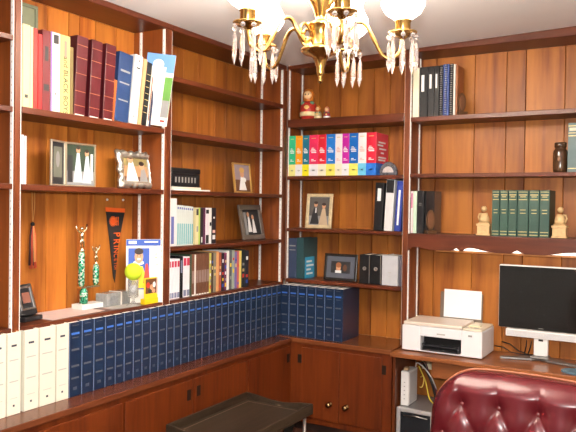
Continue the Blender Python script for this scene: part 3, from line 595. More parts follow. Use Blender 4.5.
for k, (nm, c, lb, fn, fc) in enumerate(tx):
    w = tu[k+1] - tu[k]; fm = mat(fn, fc, .45, vary=.04)
    ink = PWHITE if nm not in ('blush','chalk') else mat('pale_red_print', (.75,.45,.40), .5)
    bn = [(.001,.285,fm,.99,0,'foot_band'),(.91,.925,GOLD,.5),(.12,.15,GREYBAND,.3)]
    bn += [(.56,.585,ink,.55,.02,'title_print'),(.60,.62,ink,.62,-.02,'title_print'),(.635,.655,ink,.42,-.05,'title_print'),(.67,.685,ink,.25,-.1,'title_print'),(.36,.375,ink,.55,0,'author_print'),(.39,.41,ink,.25,-.12,'author_print')]
    t = volume('%s textbook with coloured foot band in the bright row by the corner' % lb if k < 10 else 'ruby red and blue textbook at the right end, front cover showing', 'bright textbooks', 'B', tu[k], w, zM2, .217, .16, mat('cover_'+nm, c, .3, vary=.05), front=.012, bands=bn)
    if k == 10:
        box_obj('foot_band', (w-.0009,.001,.0005),(w-.0001,.159,.062), fm, t)
        g = G(); 
        for z, a, b in ((.165,.03,.12),(.150,.02,.09),(.132,.04,.13),(.112,.06,.10),(.088,.03,.13),(.075,.03,.12)): g.box((w-.0007,a,z),(w+.0002,b,z+.008))
        g.build('cover_lettering', PWHITE, t)
t = thing('glass_paperweight', 'half-round grey glass paperweight beside the textbooks', 'paperweight', (.575, .045, zM2 + .0004), (0,0,.1))
pl = [(-.042,0),(.042,0)] + [(.046*math.cos(a*PI/12), .012 + .056*math.sin(a*PI/12)) for a in range(0,13)]
g = G(); g.prism(pl, -.014, .014); g.build('dome', mat('smoky_glass', (.20,.21,.25), .1, trans=.55, vary=.4, scale=60), t, .005)
g = G(); g.prism([(.028*math.cos(a*PI/12), .014 + .030*math.sin(a*PI/12)) for a in range(0,13)], -.0158, -.0144); g.build('engraving', mat('etched_grey', (.50,.44,.42), .4, vary=.4, scale=120), t)
# frame and binders on third shelf
frame('cream and gold frame with two men in suits', 'B', .160, .075, zM3, .158, .188, .018, mat('cream_gold_frame', (.74,.60,.36), .35, .25, vary=.3, scale=60), [('r',0,.10,.07,.05,mat('print_dim',(.10,.09,.08),.5)),('t',-.025,.05,.028,.045,PBLK),('t',.027,.045,.028,.045,mat('print_beige',(.55,.42,.28),.5)),('e',-.022,.112,.011,.014,SKIN),('e',.027,.104,.011,.014,SKIN),('e',-.022,.121,.012,.008,HAIR),('e',.027,.113,.012,.008,HAIR),('r',-.02,.08,.003,.014,PWHITE)], None, tilt=-.11, pbase=PGRY)
grp = 'ring binders on the shelf right of the cream frame'
volume('black ring binder, leftmost of the leaning binders', grp, 'B', .505, .046, zM3, .242, .155, BLACK, front=.02, lean=.045, name='binder', cat='binder', bands=[(.62,.88,PWHITE,.42,0,'spine_label')])
volume('white ring binder between the black and blue binders', grp, 'B', .562, .044, zM3, .258, .155, WHITE, front=.02, lean=.05, name='binder', cat='binder', bands=[(.74,.99,BLACK,.9,-.0,'dark_top')])
volume('royal blue ring binder leaning on the white binder', grp, 'B', .617, .034, zM3, .250, .155, cov('binder_blue', (.015,.035,.25)), front=.02, lean=.055, name='binder', cat='binder', bands=[(.12,.82,PWHITE,.3,0,'spine_label')])
# lowest shelf
grp = 'books on the lowest shelf by the corner'
volume('navy grey book at the corner end of the low shelf', grp, 'B', .010, .048, zM4, .216, .15, cov('slate_navy', (.035,.05,.10)), front=.02, bands=[(.80,.83,GREYBAND,.8),(.70,.72,GREYBAND,.8)])
t = volume('dark teal book with a bright blue cover label', grp, 'B', .060, .042, zM4, .220, .16, cov('dark_teal', (.02,.06,.065)), front=.02, spin=.0)
box_obj('cover_label', (.0416,.02,.0),(.0428,.125,.115), mat('cyan_label', (.03,.33,.55), .4), t)
g = G(); 
for q in range(4): g.box((.0428,.035,.02+q*.022),(.0434,.035+[.07,.05,.08,.06][q],.030+q*.022))
g.build('label_lettering', PWHITE, t)
frame('black frame with a candlelit couple on the low shelf', 'B', .300, .065, zM4, .192, .142, .014, mat('black_lacquer_frame', (.02,.015,.013), .25), [('e',-.012,.028,.014,.022,SKIN),('e',-.012,.042,.016,.014,mat('print_auburn',(.35,.12,.04),.5)),('e',.026,.028,.011,.018,PBRN),('r',-.012,.006,.018,.008,PWHITE)], None, tilt=-.12, mat_in=(.026, mat('slate_mat', (.10,.11,.14), .5)), pbase=PBLK)
grp = 'magazine files on the low shelf'
for k, u in enumerate((.432, .494)):
    t = volume(('left' if k == 0 else 'right') + ' black lever arch file on the low shelf', grp, 'B', u, .058, zM4, .148, .155, BLACK, front=.02, name='lever_arch_file', cat='file')
    g = G(); g.lathe([(.010,0),(.010,.002),(.006,.002),(.006,0)], n=16, mtx=Matrix.Rotation(PI/2, 4, 'X')); g.build('finger_ring', SILVER, t, loc=(.029,0,.078))
    box_obj('metal_edge', (.054,-.001,.003),(.0575,.0,.145), SILVER, t)
volume('silver grey file box at the right end of the low shelf', grp, 'B', .556, .085, zM4, .150, .155, mat('pale_grey_card', (.52,.52,.54), .3), front=.02, name='file_box', cat='file', bands=[(.42,.44,GP,.2),(.3,.31,GP,.2)])
volume('narrow dark grey box between the silver file and the upright', grp, 'B', .6445, .020, zM4, .148, .145, mat('dark_grey_card', (.10,.09,.11), .4), front=.03, name='file_box', cat='file')
# --- bay above the desk
grp = 'binders on the top shelf over the desk'
def r1(lb, u, w, h, m, bands=(), **k): return volume(lb, grp, 'B', u, w, zR1, h, .10, m, front=.02, bands=bands, **k)
r1('cream binder against the upright on the top shelf', .704, .032, .243, cov('binder_cream', (.84,.76,.58)), name='binder', cat='binder')
for k, (u, w) in enumerate(((.738,.042),(.781,.031),(.813,.024))):
    r1('black binder with white label, %s from the cream binder' % ORD[k], u, w, .243, BLACK, [(.56 - .05*(k==0),.84,PWHITE,.34,-.1,'spine_label')], name='binder', cat='binder')
def spiral(lb, u, w, h, m):
    t = r1(lb, u, w, h, m, name='spiral_notebook', cat='notebook')
    g = G(); z = .008
    while z < h - .006:
        g.lathe([(.0055,0),(.0055,.0035),(.004,.0035),(.004,0)], (w/2,-.005,z), 10); z += .0105
    g.build('spiral_binding', SILVER, t)
spiral('black spiral notebook, leftmost of the spiral ones', .839, .016, .245, BLACK)
spiral('navy spiral notebook between the black ones', .856, .030, .247, cov('spiral_navy', (.02,.05,.20)))
spiral('black spiral notebook, rightmost beside the oval bookend', .888, .016, .247, BLACK)
r1('thin white booklet at the end of the spiral notebooks', .9055, .010, .243, cov('thin_white', (.7,.66,.6)))
r1('brown backed folder behind the oval bookend', .9165, .010, .238, cov('brown_folder', (.30,.10,.03)))
def oval(lb, loc, s):
    t = thing('bookend', lb, 'bookend', loc, (0,0,.75), 'oval bookends')
    pl = [(.020*s*math.cos(a*PI/12), .060*s + .045*s*math.sin(a*PI/12)) for a in range(24)]
    g = G(); g.prism(pl, -.004, .004); g.build('oval_medallion', mat('bronze', (.10,.045,.018), .35, .4, vary=.4), t, .001)
    g = G(); g.prism([(.013*s*math.cos(a*PI/12), .060*s + .034*s*math.sin(a*PI/12)) for a in range(24)], -.006, -.0042); g.build('relief', mat('dark_wood_relief', (.13,.05,.02), .35), t, .001)
    box_obj('foot', (-.022*s,-.02*s,0),(.022*s,.02*s,.016*s), MATS['bronze'], t, .002)
oval('brown oval bookend right of the spiral notebooks', (.945, .03, zR1 + .0004), 1.0)
oval('bronze oval bookend in front of the black books over the desk', (.806, .018, zR3 + .0004), 1.1)
# second shelf
t = thing('ceramic_jar', 'small dark brown jar left of the grey-green book', 'jar', (1.384, .06, zR2 + .0004))
g = G(); g.lathe([(.024,0),(.029,.004),(.031,.02),(.031,.088),(.029,.098),(.022,.106),(.022,.110),(.026,.114),(.026,.131),(.023,.134),(.018,.131),(.018,.112),(0,.110)]); g.build('body', mat('brown_glaze', (.06,.028,.012), .15, vary=.5, scale=50), t)
g = G(); g.sphere((0,-.030,.06), .008, (1,.4,1.5)); g.build('emblem', mat('jar_emblem', (.20,.10,.05), .3), t)
BK = [(.93,.945,GOLD,.9),(.84,.90,mat('cream_label', (.62,.56,.40), .5),.7,0,'title_label'),(.79,.80,GOLD,.9),(.73,.745,GOLD,.9),(.07,.085,GOLD,.9)]
volume('grey-green book with gold bands right of the brown jar', 'grey-green books over the desk', 'B', 1.418, .040, zR2, .216, .15, cov('grey_green', (.09,.14,.14)), front=.03, bands=BK)
volume('grey-green book just outside the picture, right of its twin', 'grey-green books over the desk', 'B', 1.4585, .040, zR2, .216, .15, MATS['cover_grey_green'], front=.03, bands=BK)
# third shelf
grp = 'books on the valance shelf'
def r3(lb, u, w, h, m, bands=(), **k): return volume(lb, grp, 'B', u, w, zR3, h, k.pop('d', .15), m, front=k.pop('front', .02), bands=bands, **k)
r3('thin pink and white booklet by the upright over the desk', .7035, .012, .206, cov('pinkish', (.75,.62,.62)), [(.6,.95,mat('wine_print',(.35,.04,.15),.5),.5)])
r3('pale green booklet right of the pink one', .716, .018, .206, cov('mint', (.55,.72,.55)))
r3('black hardback with silver title beside the mint booklet', .735, .034, .208, BLACK, [(.70,.71,GREYBAND,.4),(.66,.67,GREYBAND,.4)])
t = r3('thick black hardback behind the bronze oval bookend', .770, .046, .207, cov('gloss_black', (.015,.012,.012), .15), front=.040, d=.11)
GRN2 = mat('green_cloth', (.018,.058,.040), .45, vary=.2, scale=90)
gx = [1.097,1.133,1.171,1.211,1.261,1.307,1.351]
for k in range(6):
    r3('green cloth volume with gilt bands, %s from the left bookend' % ORD[k], gx[k], gx[k+1]-gx[k]-.001, .211, GRN2, [(.955,.963,GOLD,.85),(.88,.90,GOLD,.8),(.85,.855,GOLD,.5),(.82,.83,GOLD,.5),(.79,.80,GOLD,.8),(.57,.58,GOLD,.5),(.49,.50,GOLD,.5),(.52,.525,GOLD,.35),(.10,.108,GOLD,.85),(.075,.08,GOLD,.85),(.03,.038,GOLD,.85)], group=None) if False else volume('green cloth volume with gilt bands, %s from the left bookend' % ORD[k], 'green cloth set over the desk', 'B', gx[k], gx[k+1]-gx[k]-.001, zR3, .211, .15, GRN2, front=.02, rnd=.004, bands=[(.955,.963,GOLD,.85),(.89,.905,GOLD,.75),(.85,.862,GOLD,.5),(.79,.803,GOLD,.75),(.57,.582,GOLD,.5),(.50,.512,GOLD,.5),(.10,.112,GOLD,.8),(.035,.047,GOLD,.8)])
STONE = mat('carved_buff_stone', (.62,.42,.20), .6, vary=.3, scale=80)
def statue(lb, x, flip):
    t = thing('bookend', lb, 'bookend', (x, .035, zR3 + .0004), (0,0,0), 'carved bookends beside the green set')
    g = G()
    for a, b, h in ((.032,0,.008),(.028,.008,.045),(.032,.045,.055),(.024,.055,.060)): g.box((-a,-.025*a/.032,b),(a,.025*a/.032,h))
    g.build('pedestal', STONE, t, .0015)
    g = G(); s = flip
    g.tube([(0,0,.060),(0,0,.080),(.002*s,0,.104)], [.024,.022,.016], 12); g.sphere((.002*s,-.001,.124), .0135); g.tube([(-.012*s,-.008,.080),(-.004*s,-.016,.090)], .006); g.tube([(.012*s,-.008,.080),(.016*s,-.014,.068)], .006)
    g.sphere((0,-.006,.070), .018, (1,.9,.8)); g.tube([(.013*s,0,.102),(.024*s,0,.10),(.028*s,0,.085),(.022*s,0,.068)], .0035)
    g.build('seated_figure', STONE, t)
statue('carved buff stone bookend left of the green volumes', 1.060, -1)
statue('carved buff stone bookend right of the green volumes', 1.392, 1)
# ---------------------------------------------------------------- on the desk
ZD = ZC - .003
t = thing('printer', 'white all-in-one inkjet printer with a sheet in its rear feed', 'printer', (.893, -.062, ZD + .0005), (0,0,0))
PRW = mat('printer_white', (.80,.79,.80), .35, vary=.02); PRT = mat('printer_lid_beige', (.72,.62,.52), .4, vary=.03)
W = .192; H = .124
g = G()      # body with a front recess
g.box((-W,0,.004),(-.10,.218,H)); g.box((.095,0,.004),(W,.218,H)); g.box((-.10,0,.078),(.095,.218,H)); g.box((-.10,.05,.004),(.095,.218,.078)); g.box((-.10,.0,.004),(.095,.05,.012))
g.build('housing', PRW, t, .010, seg=3)
box_obj('tray_recess', (-.098,.046,.013),(.093,.0495,.076), BLACK, t)
g = G(); g.box((-.092,-.006,.013),(.088,.044,.018)); g.box((-.092,.002,.018),(-.086,.042,.045)); g.box((.080,.002,.018),(.088,.042,.045)); g.box((-.086,.014,.030),(.080,.044,.034)); g.build('output_tray', mat('dark_tray_plastic', (.03,.03,.035), .3), t, .001)
g = G(); g.box((-W+.004,.004,H+.0005),(.098,.214,H+.018)); g.build('scanner_lid', PRT, t, .006)
g = G(); g.box((.100,.004,H+.0005),(W-.002,.212,H+.010)); g.build('control_panel', mat('panel_ivory', (.78,.68,.52), .4), t, .004)
for a, b, c2, d2 in ((.108,.03,.118,.04),(.126,.03,.136,.04),(.146,.028,.166,.040)): box_obj('button', (a,b,H+.0105),(c2,d2,H+.0125), mat('button_grey', (.5,.45,.38), .4), t)
box_obj('display', (.112,.06,H+.0105),(.165,.10,H+.018), mat('display_cover', (.85,.75,.50), .3), t, .002)
box_obj('brand_strip', (-.020,-.0012,.092),(.020,-.0002,.098), mat('pale_grey_print', (0,0,0)), t)
box_obj('front_mark', (.128,-.0012,.098),(.146,-.0002,.106), MATS['grey_print'], t)
g = G(); g.box((-.078,.2195,H-.03),(.134,.2245,H+.146), Matrix.Rotation(-.05, 3, 'X'), (0,.21,H-.03)); g.build('paper_support', mat('translucent_smoke', (.16,.12,.09), .3), t, .002)
sh = G(); sh.box((-.058,.2170,H+.022),(.128,.2180,H+.160), Matrix.Rotation(-.05, 3, 'X'), (0,.21,H-.03)); o = sh.build('paper_sheet', mat('bright_paper', (.88,.88,.88), .7, vary=.01)); o.location = t.location; tag(o, 'blank white sheet standing in the printer rear feed', 'paper')
# monitor
t = thing('computer_monitor', 'flat monitor with black screen, white speaker bar and silver foot', 'monitor', (1.312, .075, ZD + .0005))
g = G(); g.box((-.192,.012,.135),(.192,.045,.428)); g.build('casing', mat('monitor_white', (.80,.79,.77), .35, vary=.02), t, .005)
box_obj('screen', (-.189,.0085,.137),(.189,.0122,.4235), mat('black_glass_screen', (.012,.011,.010), .12, vary=.05), t, .001)
g = G(); g.box((-.155,.0,.098),(.155,.03,.133)); g.build('speaker_bar', MATS['monitor_white'], t, .004)
box_obj('speaker_grille', (-.148,-.0008,.104),(.148,.0004,.127), mat('speaker_cloth', (.62,.62,.62), .6, vary=.25, scale=500), t)
g = G(); g.box((-.031,.012,.018),(.031,.036,.100)); g.box((-.05,.045,.15),(.05,.075,.30)); g.box((-.02,.036,.06),(.02,.06,.20)); g.build('neck', MATS['monitor_white'], t, .004)
box_obj('logo_plate', (-.010,.0108,.086),(.010,.0122,.095), INK, t)
text_obj('SONY', .011, mat('grey_logo', (.5,.5,.5), .4), t, (0,.0078,.1445), (PI/2,0,0), 'brand_lettering') if False else box_obj('brand_lettering', (-.011,.0074,.143),(.011,.0086,.1455), GREYBAND, t)
g = G()
for s in (-1, 1): g.prism([(0,.0),(s*.03,-.025),(s*.165,-.062),(s*.17,-.035),(s*.04,.05),(0,.05)], 0.0, .010, 'xy')
g.prism([(-.04,-.02),(.04,-.02),(.035,.06),(-.035,.06)], .0101, .018, 'xy')
g.build('foot', mat('brushed_silver_plastic', (.22,.21,.20), .35, .6), t, .003)
# mouse pad at the right
g = G(); g.prism([(.075*math.cos(a*PI/12)+0, .055*math.sin(a*PI/12)) for a in range(24)], 0, .008, 'xy'); o = g.build('wrist_cushion', mat('slate_blue_fabric', (.10,.17,.22), .7), None, .002, loc=(1.50,-.075,ZD+.0004)); tag(o, 'slate blue rounded cushion at the right end of the desk', 'mouse pad')
# cables behind the monitor
for k, pts in enumerate(([(1.12,.17,ZD+.05),(1.16,.16,ZD+.045),(1.20,.15,ZD+.02),(1.24,.165,ZD+.004),(1.30,.17,ZD+.004)],[(1.09,.15,ZD+.03),(1.13,.15,ZD+.028),(1.17,.14,ZD+.01),(1.21,.15,ZD+.004),(1.26,.16,ZD+.004)],[(1.235,.185,ZD+.10),(1.23,.18,ZD+.04),(1.225,.17,ZD+.004)],[(1.262,.185,ZD+.10),(1.25,.18,ZD+.04),(1.24,.178,ZD+.004)])):
    g = G(); g.tube(pts, .0028, 8); o = g.build('cable', MATS['black_vinyl']); tag(o, ['upper black cable running from the printer behind the monitor','lower black cable drooping between printer and monitor','black cable hanging left behind the monitor neck','black cable hanging right behind the monitor neck'][k], 'cable', 'cables behind the monitor')
# ---------------------------------------------------------------- below the desk
t = thing('computer_tower', 'silver computer tower with black front standing under the desk', 'computer', (.785, -.085, .001))
box_obj('case', (-.092,.004,0),(.092,.26,.486), mat('grey_steel_case', (.26,.25,.25), .35, .5), t, .004)
g = G(); g.box((-.094,-.012,.0),(-.074,.004,.488)); g.box((.074,-.012,.0),(.094,.004,.488)); g.box((-.074,-.012,.468),(.074,.004,.488)); g.build('silver_bezel', mat('silver_plastic', (.55,.54,.54), .3, .5), t, .004)
box_obj('black_front', (-.0735,-.009,.0),(.0735,.0035,.4675), mat('glossy_black_plastic', (.012,.014,.017), .15), t, .002)
g = G(); g.tube([(-.06,-.010,.452),(0,-.0115,.457),(.06,-.010,.452)], .0025, 8); g.build('trim_arc', SILVER, t)
t = thing('network_router', 'white upright router box standing on the computer tower', 'router', (.716, -.055, .4885))
g = G(); g.box((-.020,0,0),(.020,.12,.165)); g.build('case', mat('router_white', (.72,.70,.68), .4), t, .003)
box_obj('side_panel', (.0202,.012,.01),(.0215,.11,.155), mat('router_side_grey', (.50,.49,.50), .4), t)
for k in range(5): box_obj('indicator', (-.004,-.0008,.03+.02*k),(.002,.0004,.034+.02*k), GREYBAND, t)
g = G(); g.box((-.014,.02,.1655),(.006,.05,.178)); g.build('antenna_hinge', mat('beige_plastic', (.50,.33,.18), .5), t, .001)
o = thing('power_outlet', 'ivory wall outlet plate under the desk', 'outlet', (.757, D - .0005, .622))
box_obj('plate', (-.036,-.006,0),(.036,0,.05), mat('ivory_plate', (.70,.62,.42), .4), o, .002)
for x in (-.018,.018): box_obj('socket', (x-.010,-.0075,.012),(x+.010,-.0062,.038), mat('ivory_socket', (.55,.48,.32), .4), o)
cb = [('white','white cable looping from the router to the right under the desk',(.70,.68,.64),[(.735,.04,.66),(.75,.02,.685),(.78,.0,.68),(.81,-.01,.66),(.835,.0,.62),(.84,.05,.56)]),
      ('yellow','yellow cable slanting down behind the router',(.75,.55,.05),[(.745,.06,.66),(.76,.05,.64),(.785,.04,.60),(.80,.03,.56),(.815,.02,.52),(.83,.04,.491)]),
      ('yellow_loop','yellow cable loop lying on the tower',(.72,.50,.10),[(.745,.09,.60),(.765,.07,.61),(.775,.05,.59),(.77,.04,.565),(.755,.05,.56)]),
      ('black','black cable bundle arching under the desk',(.02,.02,.02),[(.74,.10,.67),(.77,.05,.68),(.80,.01,.66),(.83,-.01,.62),(.84,.0,.58),(.84,.06,.50)]),
      ('purple','dark purple cable hanging under the desk',(.12,.03,.06),[(.75,.12,.68),(.785,.06,.67),(.815,.03,.62),(.845,.03,.56),(.846,.09,.50)])]
for nm, lb, c, pts in cb:
    g = G()
    P = [Vector(p) for p in pts]; sm = []
    for i in range(len(P)-1):
        p0, p1, p2, p3 = P[max(i-1,0)], P[i], P[i+1], P[min(i+2, len(P)-1)]
        for s in range(5):
            q = s/5; sm.append(.5*((2*p1)+(p2-p0)*q+(2*p0-5*p1+4*p2-p3)*q*q+(3*p1-p0-3*p2+p3)*q**3))
    sm.append(P[-1]); g.tube(sm, .003 if nm != 'black' else .006, 8); o = g.build('cable', mat('cable_'+nm, c, .4)); tag(o, lb, 'cable', 'cables under the desk')
# ---------------------------------------------------------------- tray table
t = thing('tray_table', 'dark walnut tray table with wavy raised rim in front of the cabinets', 'table', (.345, -.885, 0))
tx0, tx1, ty0, ty1, tz = -.172, .172, -.28, .27, .600
box_obj('tray_floor', (tx0,ty0,tz-.042),(tx1,ty1,tz-.030), TRAY, t, .002)
def rim_wave(q):   # q in 0..1 along the side
    return tz - .014 + .016 * (0.5 + 0.5*math.cos(2*PI*q)) 
for y in (ty0, ty1-.012):
    pl = [(tx0, tz-.030)] + [(tx1, tz-.030)] + [(tx1 - (tx1-tx0)*k/24, rim_wave(k/24)) for k in range(25)]
    g = G(); g.prism(pl, y, y+.012); g.build('rim', TRAY, t, .0015)
for x in (tx0, tx1-.012):
    g = G(); g.box((x,ty0+.0125,tz-.030),(x+.012,ty1-.0125,tz+.002)); g.build('rim', TRAY, t, .0015)
box_obj('inlay_line', (tx0+.03,ty0+.03,tz-.0298),(tx1-.03,ty0+.033,tz-.0292), mat('pale_inlay', (.22,.15,.10), .4), t)
box_obj('inlay_line', (tx0+.03,ty1-.033,tz-.0298),(tx1-.03,ty1-.030,tz-.0292), MATS['pale_inlay'], t)
box_obj('inlay_line', (tx0+.03,ty0+.033,tz-.0298),(tx0+.033,ty1-.033,tz-.0292), MATS['pale_inlay'], t)
for x in (tx0+.025, tx1-.025):
    for y in (ty0+.03, ty1-.03):
        g = G(); g.lathe([(.007,0.001),(.007,tz-.043)], (x,y,0), 12); g.build('leg', mat('pale_metal_leg', (.55,.50,.46), .3, .8), t)
g = G(); g.box((tx0+.02,ty0+.024,.10),(tx1-.02,ty0+.036,.115)); g.box((tx0+.02,ty1-.036,.10),(tx1-.02,ty1-.024,.115)); g.build('stretcher', TRAY, t)
# ---------------------------------------------------------------- leather chair
LEA = mat('burgundy_leather', (.080, .007, .010), .27, vary=.15, scale=25, spec=.4)
t = thing('leather_armchair', 'burgundy button-tufted leather desk chair with its back to the desk', 'chair', (1.497, -1.40, .001), (0,0,0))
TILT = -.16; BZ = .405; BH = .575; BW = .252
rows = [(.484, [-.153,-.051,.051,.153]), (.40, [-.204,-.102,0,.102,.204]), (.30, [-.153,-.051,.051,.153]), (.215, [-.204,-.102,0,.102,.204]), (.13, [-.153,-.051,.051,.153])]
btn = [(x, z) for z, xs in rows for x in xs]
seg = []
for (z0, xs0), (z1, xs1) in zip(rows, rows[1:]):
    for a in xs0:
        for b in xs1:
            if abs(a-b) < .06: seg.append(((a,z0),(b,z1)))
for x in rows[0][1]: seg.append(((x, rows[0][0]), (x*1.15, rows[0][0]+.10)))
def dseg(p, a, b):
    ax, az = a; bx, bz = b; dx, dz = bx-ax, bz-az; q = max(0, min(1, ((p[0]-ax)*dx+(p[1]-az)*dz)/(dx*dx+dz*dz)))
    return math.hypot(p[0]-ax-q*dx, p[1]-az-q*dz), q
def half_w(z):     # half width of the backrest at height z (rounded shoulders)
    r = .13
    if z > BH - r: return BW - r + math.sqrt(max(0, r*r - (z-(BH-r))**2)) - .0
    return BW - .0 * z
def crown_top(x):  # outline top
    return BH
bm = bmesh.new(); NX, NZ = 112, 110; grid = []
for j in range(NZ+1):
    v_ = j / NZ; z = BH * (1 - (1 - v_)**1.25) if False else BH * v_
    row = []
    hw = max(half_w(z), .0) if z < BH else half_w(BH - 1e-4)
    for i in range(NX+1):
        uu = -1 + 2*i/NX; x = uu * hw
        ztop = z + .012 * (1 - (x/BW)**2) * (z/BH)
        e = min(hw - abs(x) , BH - z) ; ed = min(1, max(0, e/.055)); puff = .055 * math.sqrt(max(0, 1-(1-ed)**2))
        dep = 0
        for bx, bz_ in btn:
            dd = math.hypot(x-bx, z-bz_)
            if dd < .09: dep += .020 * math.exp(-(dd/.021)**1.3)
        dc = 0
        for a, b in seg:
            dd, q = dseg((x,z), a, b)
            if dd < .05:
                fade = 1 if b[1] < a[1] else (1-q)
                dc = max(dc, .009 * fade * math.exp(-dd/.011))
        y = -(puff + .022 * ed * 1.0) + dep + dc * ed
        row.append(bm.verts.new((x, y, ztop)))
    grid.append(row)
for A, B in zip(grid, grid[1:]):
    for i in range(NX): f = bm.faces.new((A[i], A[i+1], B[i+1], B[i])); f.smooth = True
# back shell closes the cushion
bgrid = []
for j in range(NZ+1):
    z = BH * j / NZ; hw = max(half_w(z), 0) if z < BH else half_w(BH - 1e-4); row = []
    for i in range(NX+1):
        if i in (0, NX) or j in (0, NZ): row.append(grid[j][i]); continue
        x = (-1 + 2*i/NX) * hw; e = min(hw-abs(x), BH-z); ed = min(1, max(0, e/.05)); row.append(bm.verts.new((x, .05*math.sqrt(max(0,1-(1-ed)**2)), z + .012*(1-(x/BW)**2)*(z/BH))))
    bgrid.append(row)
for A, B in zip(bgrid, bgrid[1:]):
    for i in range(NX):
        vs_ = (A[i], B[i], B[i+1], A[i+1])
        try: f = bm.faces.new(vs_); f.smooth = True
        except ValueError: pass
bmesh.ops.recalc_face_normals(bm, faces=bm.faces)
me = bpy.data.meshes.new('backrest'); bm.to_mesh(me); bm.free(); me.materials.append(LEA)
bk = bpy.data.objects.new('backrest', me); C.objects.link(bk); bk.parent = t; bk.location = (0, .10, BZ); bk.rotation_euler = (TILT, 0, 0)
for x, z in btn:
    g = G(); g.sphere((0,0,0), .0065, (1,.6,1), 12); g.build('button', LEA if False else mat('button_leather', (.12,.02,.02), .25), bk, loc=(x, -.052, z + .012*(1-(x/BW)**2)*(z/BH)))
rim = []
for k in range(41):
    a = PI * (1 - k/40)
    if k <= 12: z = BH*.70 + (BH*.30-.13)*k/12*1.0; rim.append((-BW-.002, .012, z)); 
rim = [(-BW-.003, .014, BH*.5), (-BW-.003, .014, BH-.13)] + [(-(BW-.13) - .133*math.cos(a*PI/24), .014, BH-.13 + .133*math.sin(a*PI/24)) for a in range(1,12)]
rim = rim + [(x, .014, BH+.003) for x in (-.10,-.06,-.02)]
rim = rim + [(-x, y, z) for x, y, z in reversed(rim)]
rim = [(x, y, z + .012*(1-(x/BW)**2)*(z/BH)) for x, y, z in rim]
g = G(); g.tube(rim, .0032, 8); g.build('piping', mat('tan_piping', (.30,.10,.045), .4), bk)
g = G(); g.box((-.26,-.27,.36),(.26,.22,.47)); g.build('seat_cushion', LEA, t, .045, seg=5)
for s in (-1, 1):
    g = G(); g.tube([(s*.285,.15,.42),(s*.29,.12,.60),(s*.295,.05,.66),(s*.295,-.08,.67),(s*.29,-.2,.655),(s*.285,-.25,.60),(s*.28,-.24,.46)], [.028,.030,.036,.040,.038,.030,.026], 14); g.build('armrest', LEA, t)
g = G(); g.lathe([(.03,.10),(.03,.34),(.10,.345),(.10,.36)]); g.build('gas_column', BLACK, t)
for k in range(5):
    a = 2*PI*k/5 + .3; g = G(); g.tube([(0,0,.11),(.15*math.cos(a),.15*math.sin(a),.095),(.29*math.cos(a),.29*math.sin(a),.065)], [.026,.022,.016], 10); lg = g.build('base_leg', TRAY, t)
    g = G(); g.sphere((.29*math.cos(a),.29*math.sin(a),.0285), .028); g.build('caster', BLACK, lg)
# ---------------------------------------------------------------- chandelier
HX, HY = .946, -1.400
t = thing('chandelier', 'brass five-arm chandelier with lit glass shades and crystal prisms', 'chandelier', (HX, HY, 0))
g = G(); g.lathe([(0,1.806),(.006,1.808),(.008,1.816),(.005,1.823),(.009,1.830),(.012,1.838),(.011,1.850),(.018,1.872),(.026,1.884),(.050,1.892),(.058,1.899),(.060,1.904),(.050,1.909),(.036,1.914),(.034,1.92),(.034,1.966),(.040,1.972),(.042,1.978),(.030,1.984),(.014,1.992),(.018,2.0),(.024,2.02),(.040,2.045),(.042,2.06),(.036,2.07),(.014,2.085),(.008,2.10),(.008,2.19)], n=32); g.build('body', BRASS, t)
g = G(); g.lathe([(.008,2.188),(.03,2.192),(.06,2.205),(.065,2.2235)], n=28); g.build('ceiling_canopy', BRASS, t)
CRY = bpy.data.materials.new('crystal'); nt, b = nodes_of(CRY); b.inputs['Base Color'].default_value = (1,.93,.90,1); b.inputs['Roughness'].default_value = .04; b.inputs['IOR'].default_value = 1.5; b.inputs['Transmission Weight'].default_value = .88
SHD = bpy.data.materials.new('etched_glass_shade'); nt, b = nodes_of(SHD); 
tr = nt.nodes.new('ShaderNodeBsdfTranslucent'); tr.inputs[0].default_value = (1,.95,.86,1); tp = nt.nodes.new('ShaderNodeBsdfTransparent'); mx = nt.nodes.new('ShaderNodeMixShader'); mx.inputs[0].default_value = .45; gl = nt.nodes.new('ShaderNodeBsdfGlossy'); gl.inputs['Roughness'].default_value = .1; mx2 = nt.nodes.new('ShaderNodeMixShader'); mx2.inputs[0].default_value = .10
nt.links.new(tr.outputs[0], mx.inputs[1]); nt.links.new(tp.outputs[0], mx.inputs[2]); nt.links.new(mx.outputs[0], mx2.inputs[1]); nt.links.new(gl.outputs[0], mx2.inputs[2]); nt.links.new(mx2.outputs[0], nt.nodes['Material Output'].inputs[0])
BLB = mat('lit_bulb', (1,.9,.7), .3, emit=((1,.80,.52), BULB))
R_ = .236
def catmull(P, n=6):
    P = [Vector(p) for p in P]; o = []
    for i in range(len(P)-1):
        p0, p1, p2, p3 = P[max(i-1,0)], P[i], P[i+1], P[min(i+2, len(P)-1)]
        for s in range(n):
            q = s/n; o.append(.5*((2*p1)+(p2-p0)*q+(2*p0-5*p1+4*p2-p3)*q*q+(3*p1-p0-3*p2+p3)*q**3))
    return o + [P[-1]]
def prism_mesh():
    g = G(); L_ = .088
    g.lathe([(0,0),(.003,-.004),(.0060,-.018),(.0070,-.064),(0,-L_)], (0,0,-.0235), 6, False)
    g.lathe([(0,.007),(.005,.005),(.0075,0),(.005,-.005),(0,-.007)], (0,0,-.010), 8, False)
    g.tube([(0,0,0),(0,0,-.004)], .0008, 5); g.tube([(0,0,-.0165),(0,0,-.0245)], .0008, 5)
    return g
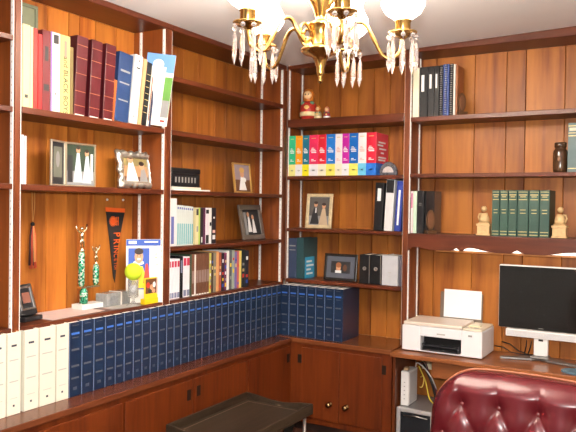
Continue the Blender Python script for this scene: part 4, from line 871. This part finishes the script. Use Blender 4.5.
def make_arm():
    g = G(); pts = catmull([(.034,0,1.925),(.055,0,1.915),(.075,0,1.935),(.10,0,1.972),(.130,0,1.965),(.158,0,1.915),(.180,0,1.877),(.205,0,1.868),(.228,0,1.885),(R_,0,1.925)])
    g.tube(pts, .0058, 10)
    g.tube(catmull([(.034,0,1.945),(.052,0,1.965),(.068,0,1.955),(.066,0,1.938),(.054,0,1.940)]), .0045, 8)
    a = g.build('arm', BRASS, t)
    g = G(); g.lathe([(.006,1.922),(.014,1.928),(.030,1.934),(.040,1.938),(.042,1.943),(.030,1.942),(.010,1.941)], (R_,0,0), 28); g.build('drip_pan', BRASS, a)
    g = G(); g.lathe([(.010,1.9415),(.020,1.946),(.022,1.950),(.022,1.972),(.025,1.975),(.022,1.978),(.010,1.978)], (R_,0,0), 24); g.build('candle_cup', BRASS, a)
    g = G(); g.lathe([(.007,1.9785),(.008,1.99),(.016,2.010),(.017,2.022),(.012,2.042),(.004,2.058),(0,2.060)], (R_,0,0), 18); g.build('light_bulb', BLB, a)
    g = G(); pr = [(.021,1.9785),(.030,1.984),(.050,1.998),(.062,2.020),(.060,2.042),(.046,2.070),(.042,2.085),(.048,2.105)]
    n = 28; rings = []
    bm_ = g.bm
    for r, z in pr: rings.append([bm_.verts.new((R_ + r*(1+(.03*math.cos(k*8*2*PI/n) if z > 2.09 else 0))*math.cos(2*PI*k/n), r*math.sin(2*PI*k/n), z)) for k in range(n)])
    for A, B in zip(rings, rings[1:]):
        for k in range(n): f = bm_.faces.new((A[k],A[(k+1)%n],B[(k+1)%n],B[k])); f.smooth = True
    o = g.build('glass_shade', SHD, a); m_ = o.modifiers.new('glass_thickness','SOLIDIFY'); m_.thickness = .0015; m_.offset = 1
    return a
A0 = make_arm()
pm = prism_mesh().build('crystal_prism', CRY, A0)
pm.location = (R_ + .039, 0, 1.9385)
for k in range(1, 8):
    c = pm.copy(); C.objects.link(c); c.parent = A0; a = 2*PI*k/8; c.location = (R_ + .039*math.cos(a), .039*math.sin(a), 1.9385)
# direction from the chandelier to the camera side sets where the arms point
toC = math.atan2(-3.1588 - HY, 1.8831 - HX)
angs = [toC + math.radians(d_) for d_ in (13.3, 85.3, 157.3, 229.3, 301.3)]
A0.rotation_euler = (0,0,angs[0]); A0.location = (0,0,.008)
for a in angs[1:]:
    c = A0.copy(); C.objects.link(c); c.parent = t; c.rotation_euler = (0,0,a)
    for ch in list(A0.children):
        q = ch.copy(); C.objects.link(q); q.parent = c
for k, a in enumerate(angs):
    point_light('bulb_light', (HX + R_*math.cos(a), HY + R_*math.sin(a), 2.075), BULB_W, (1,.90,.80), .02)
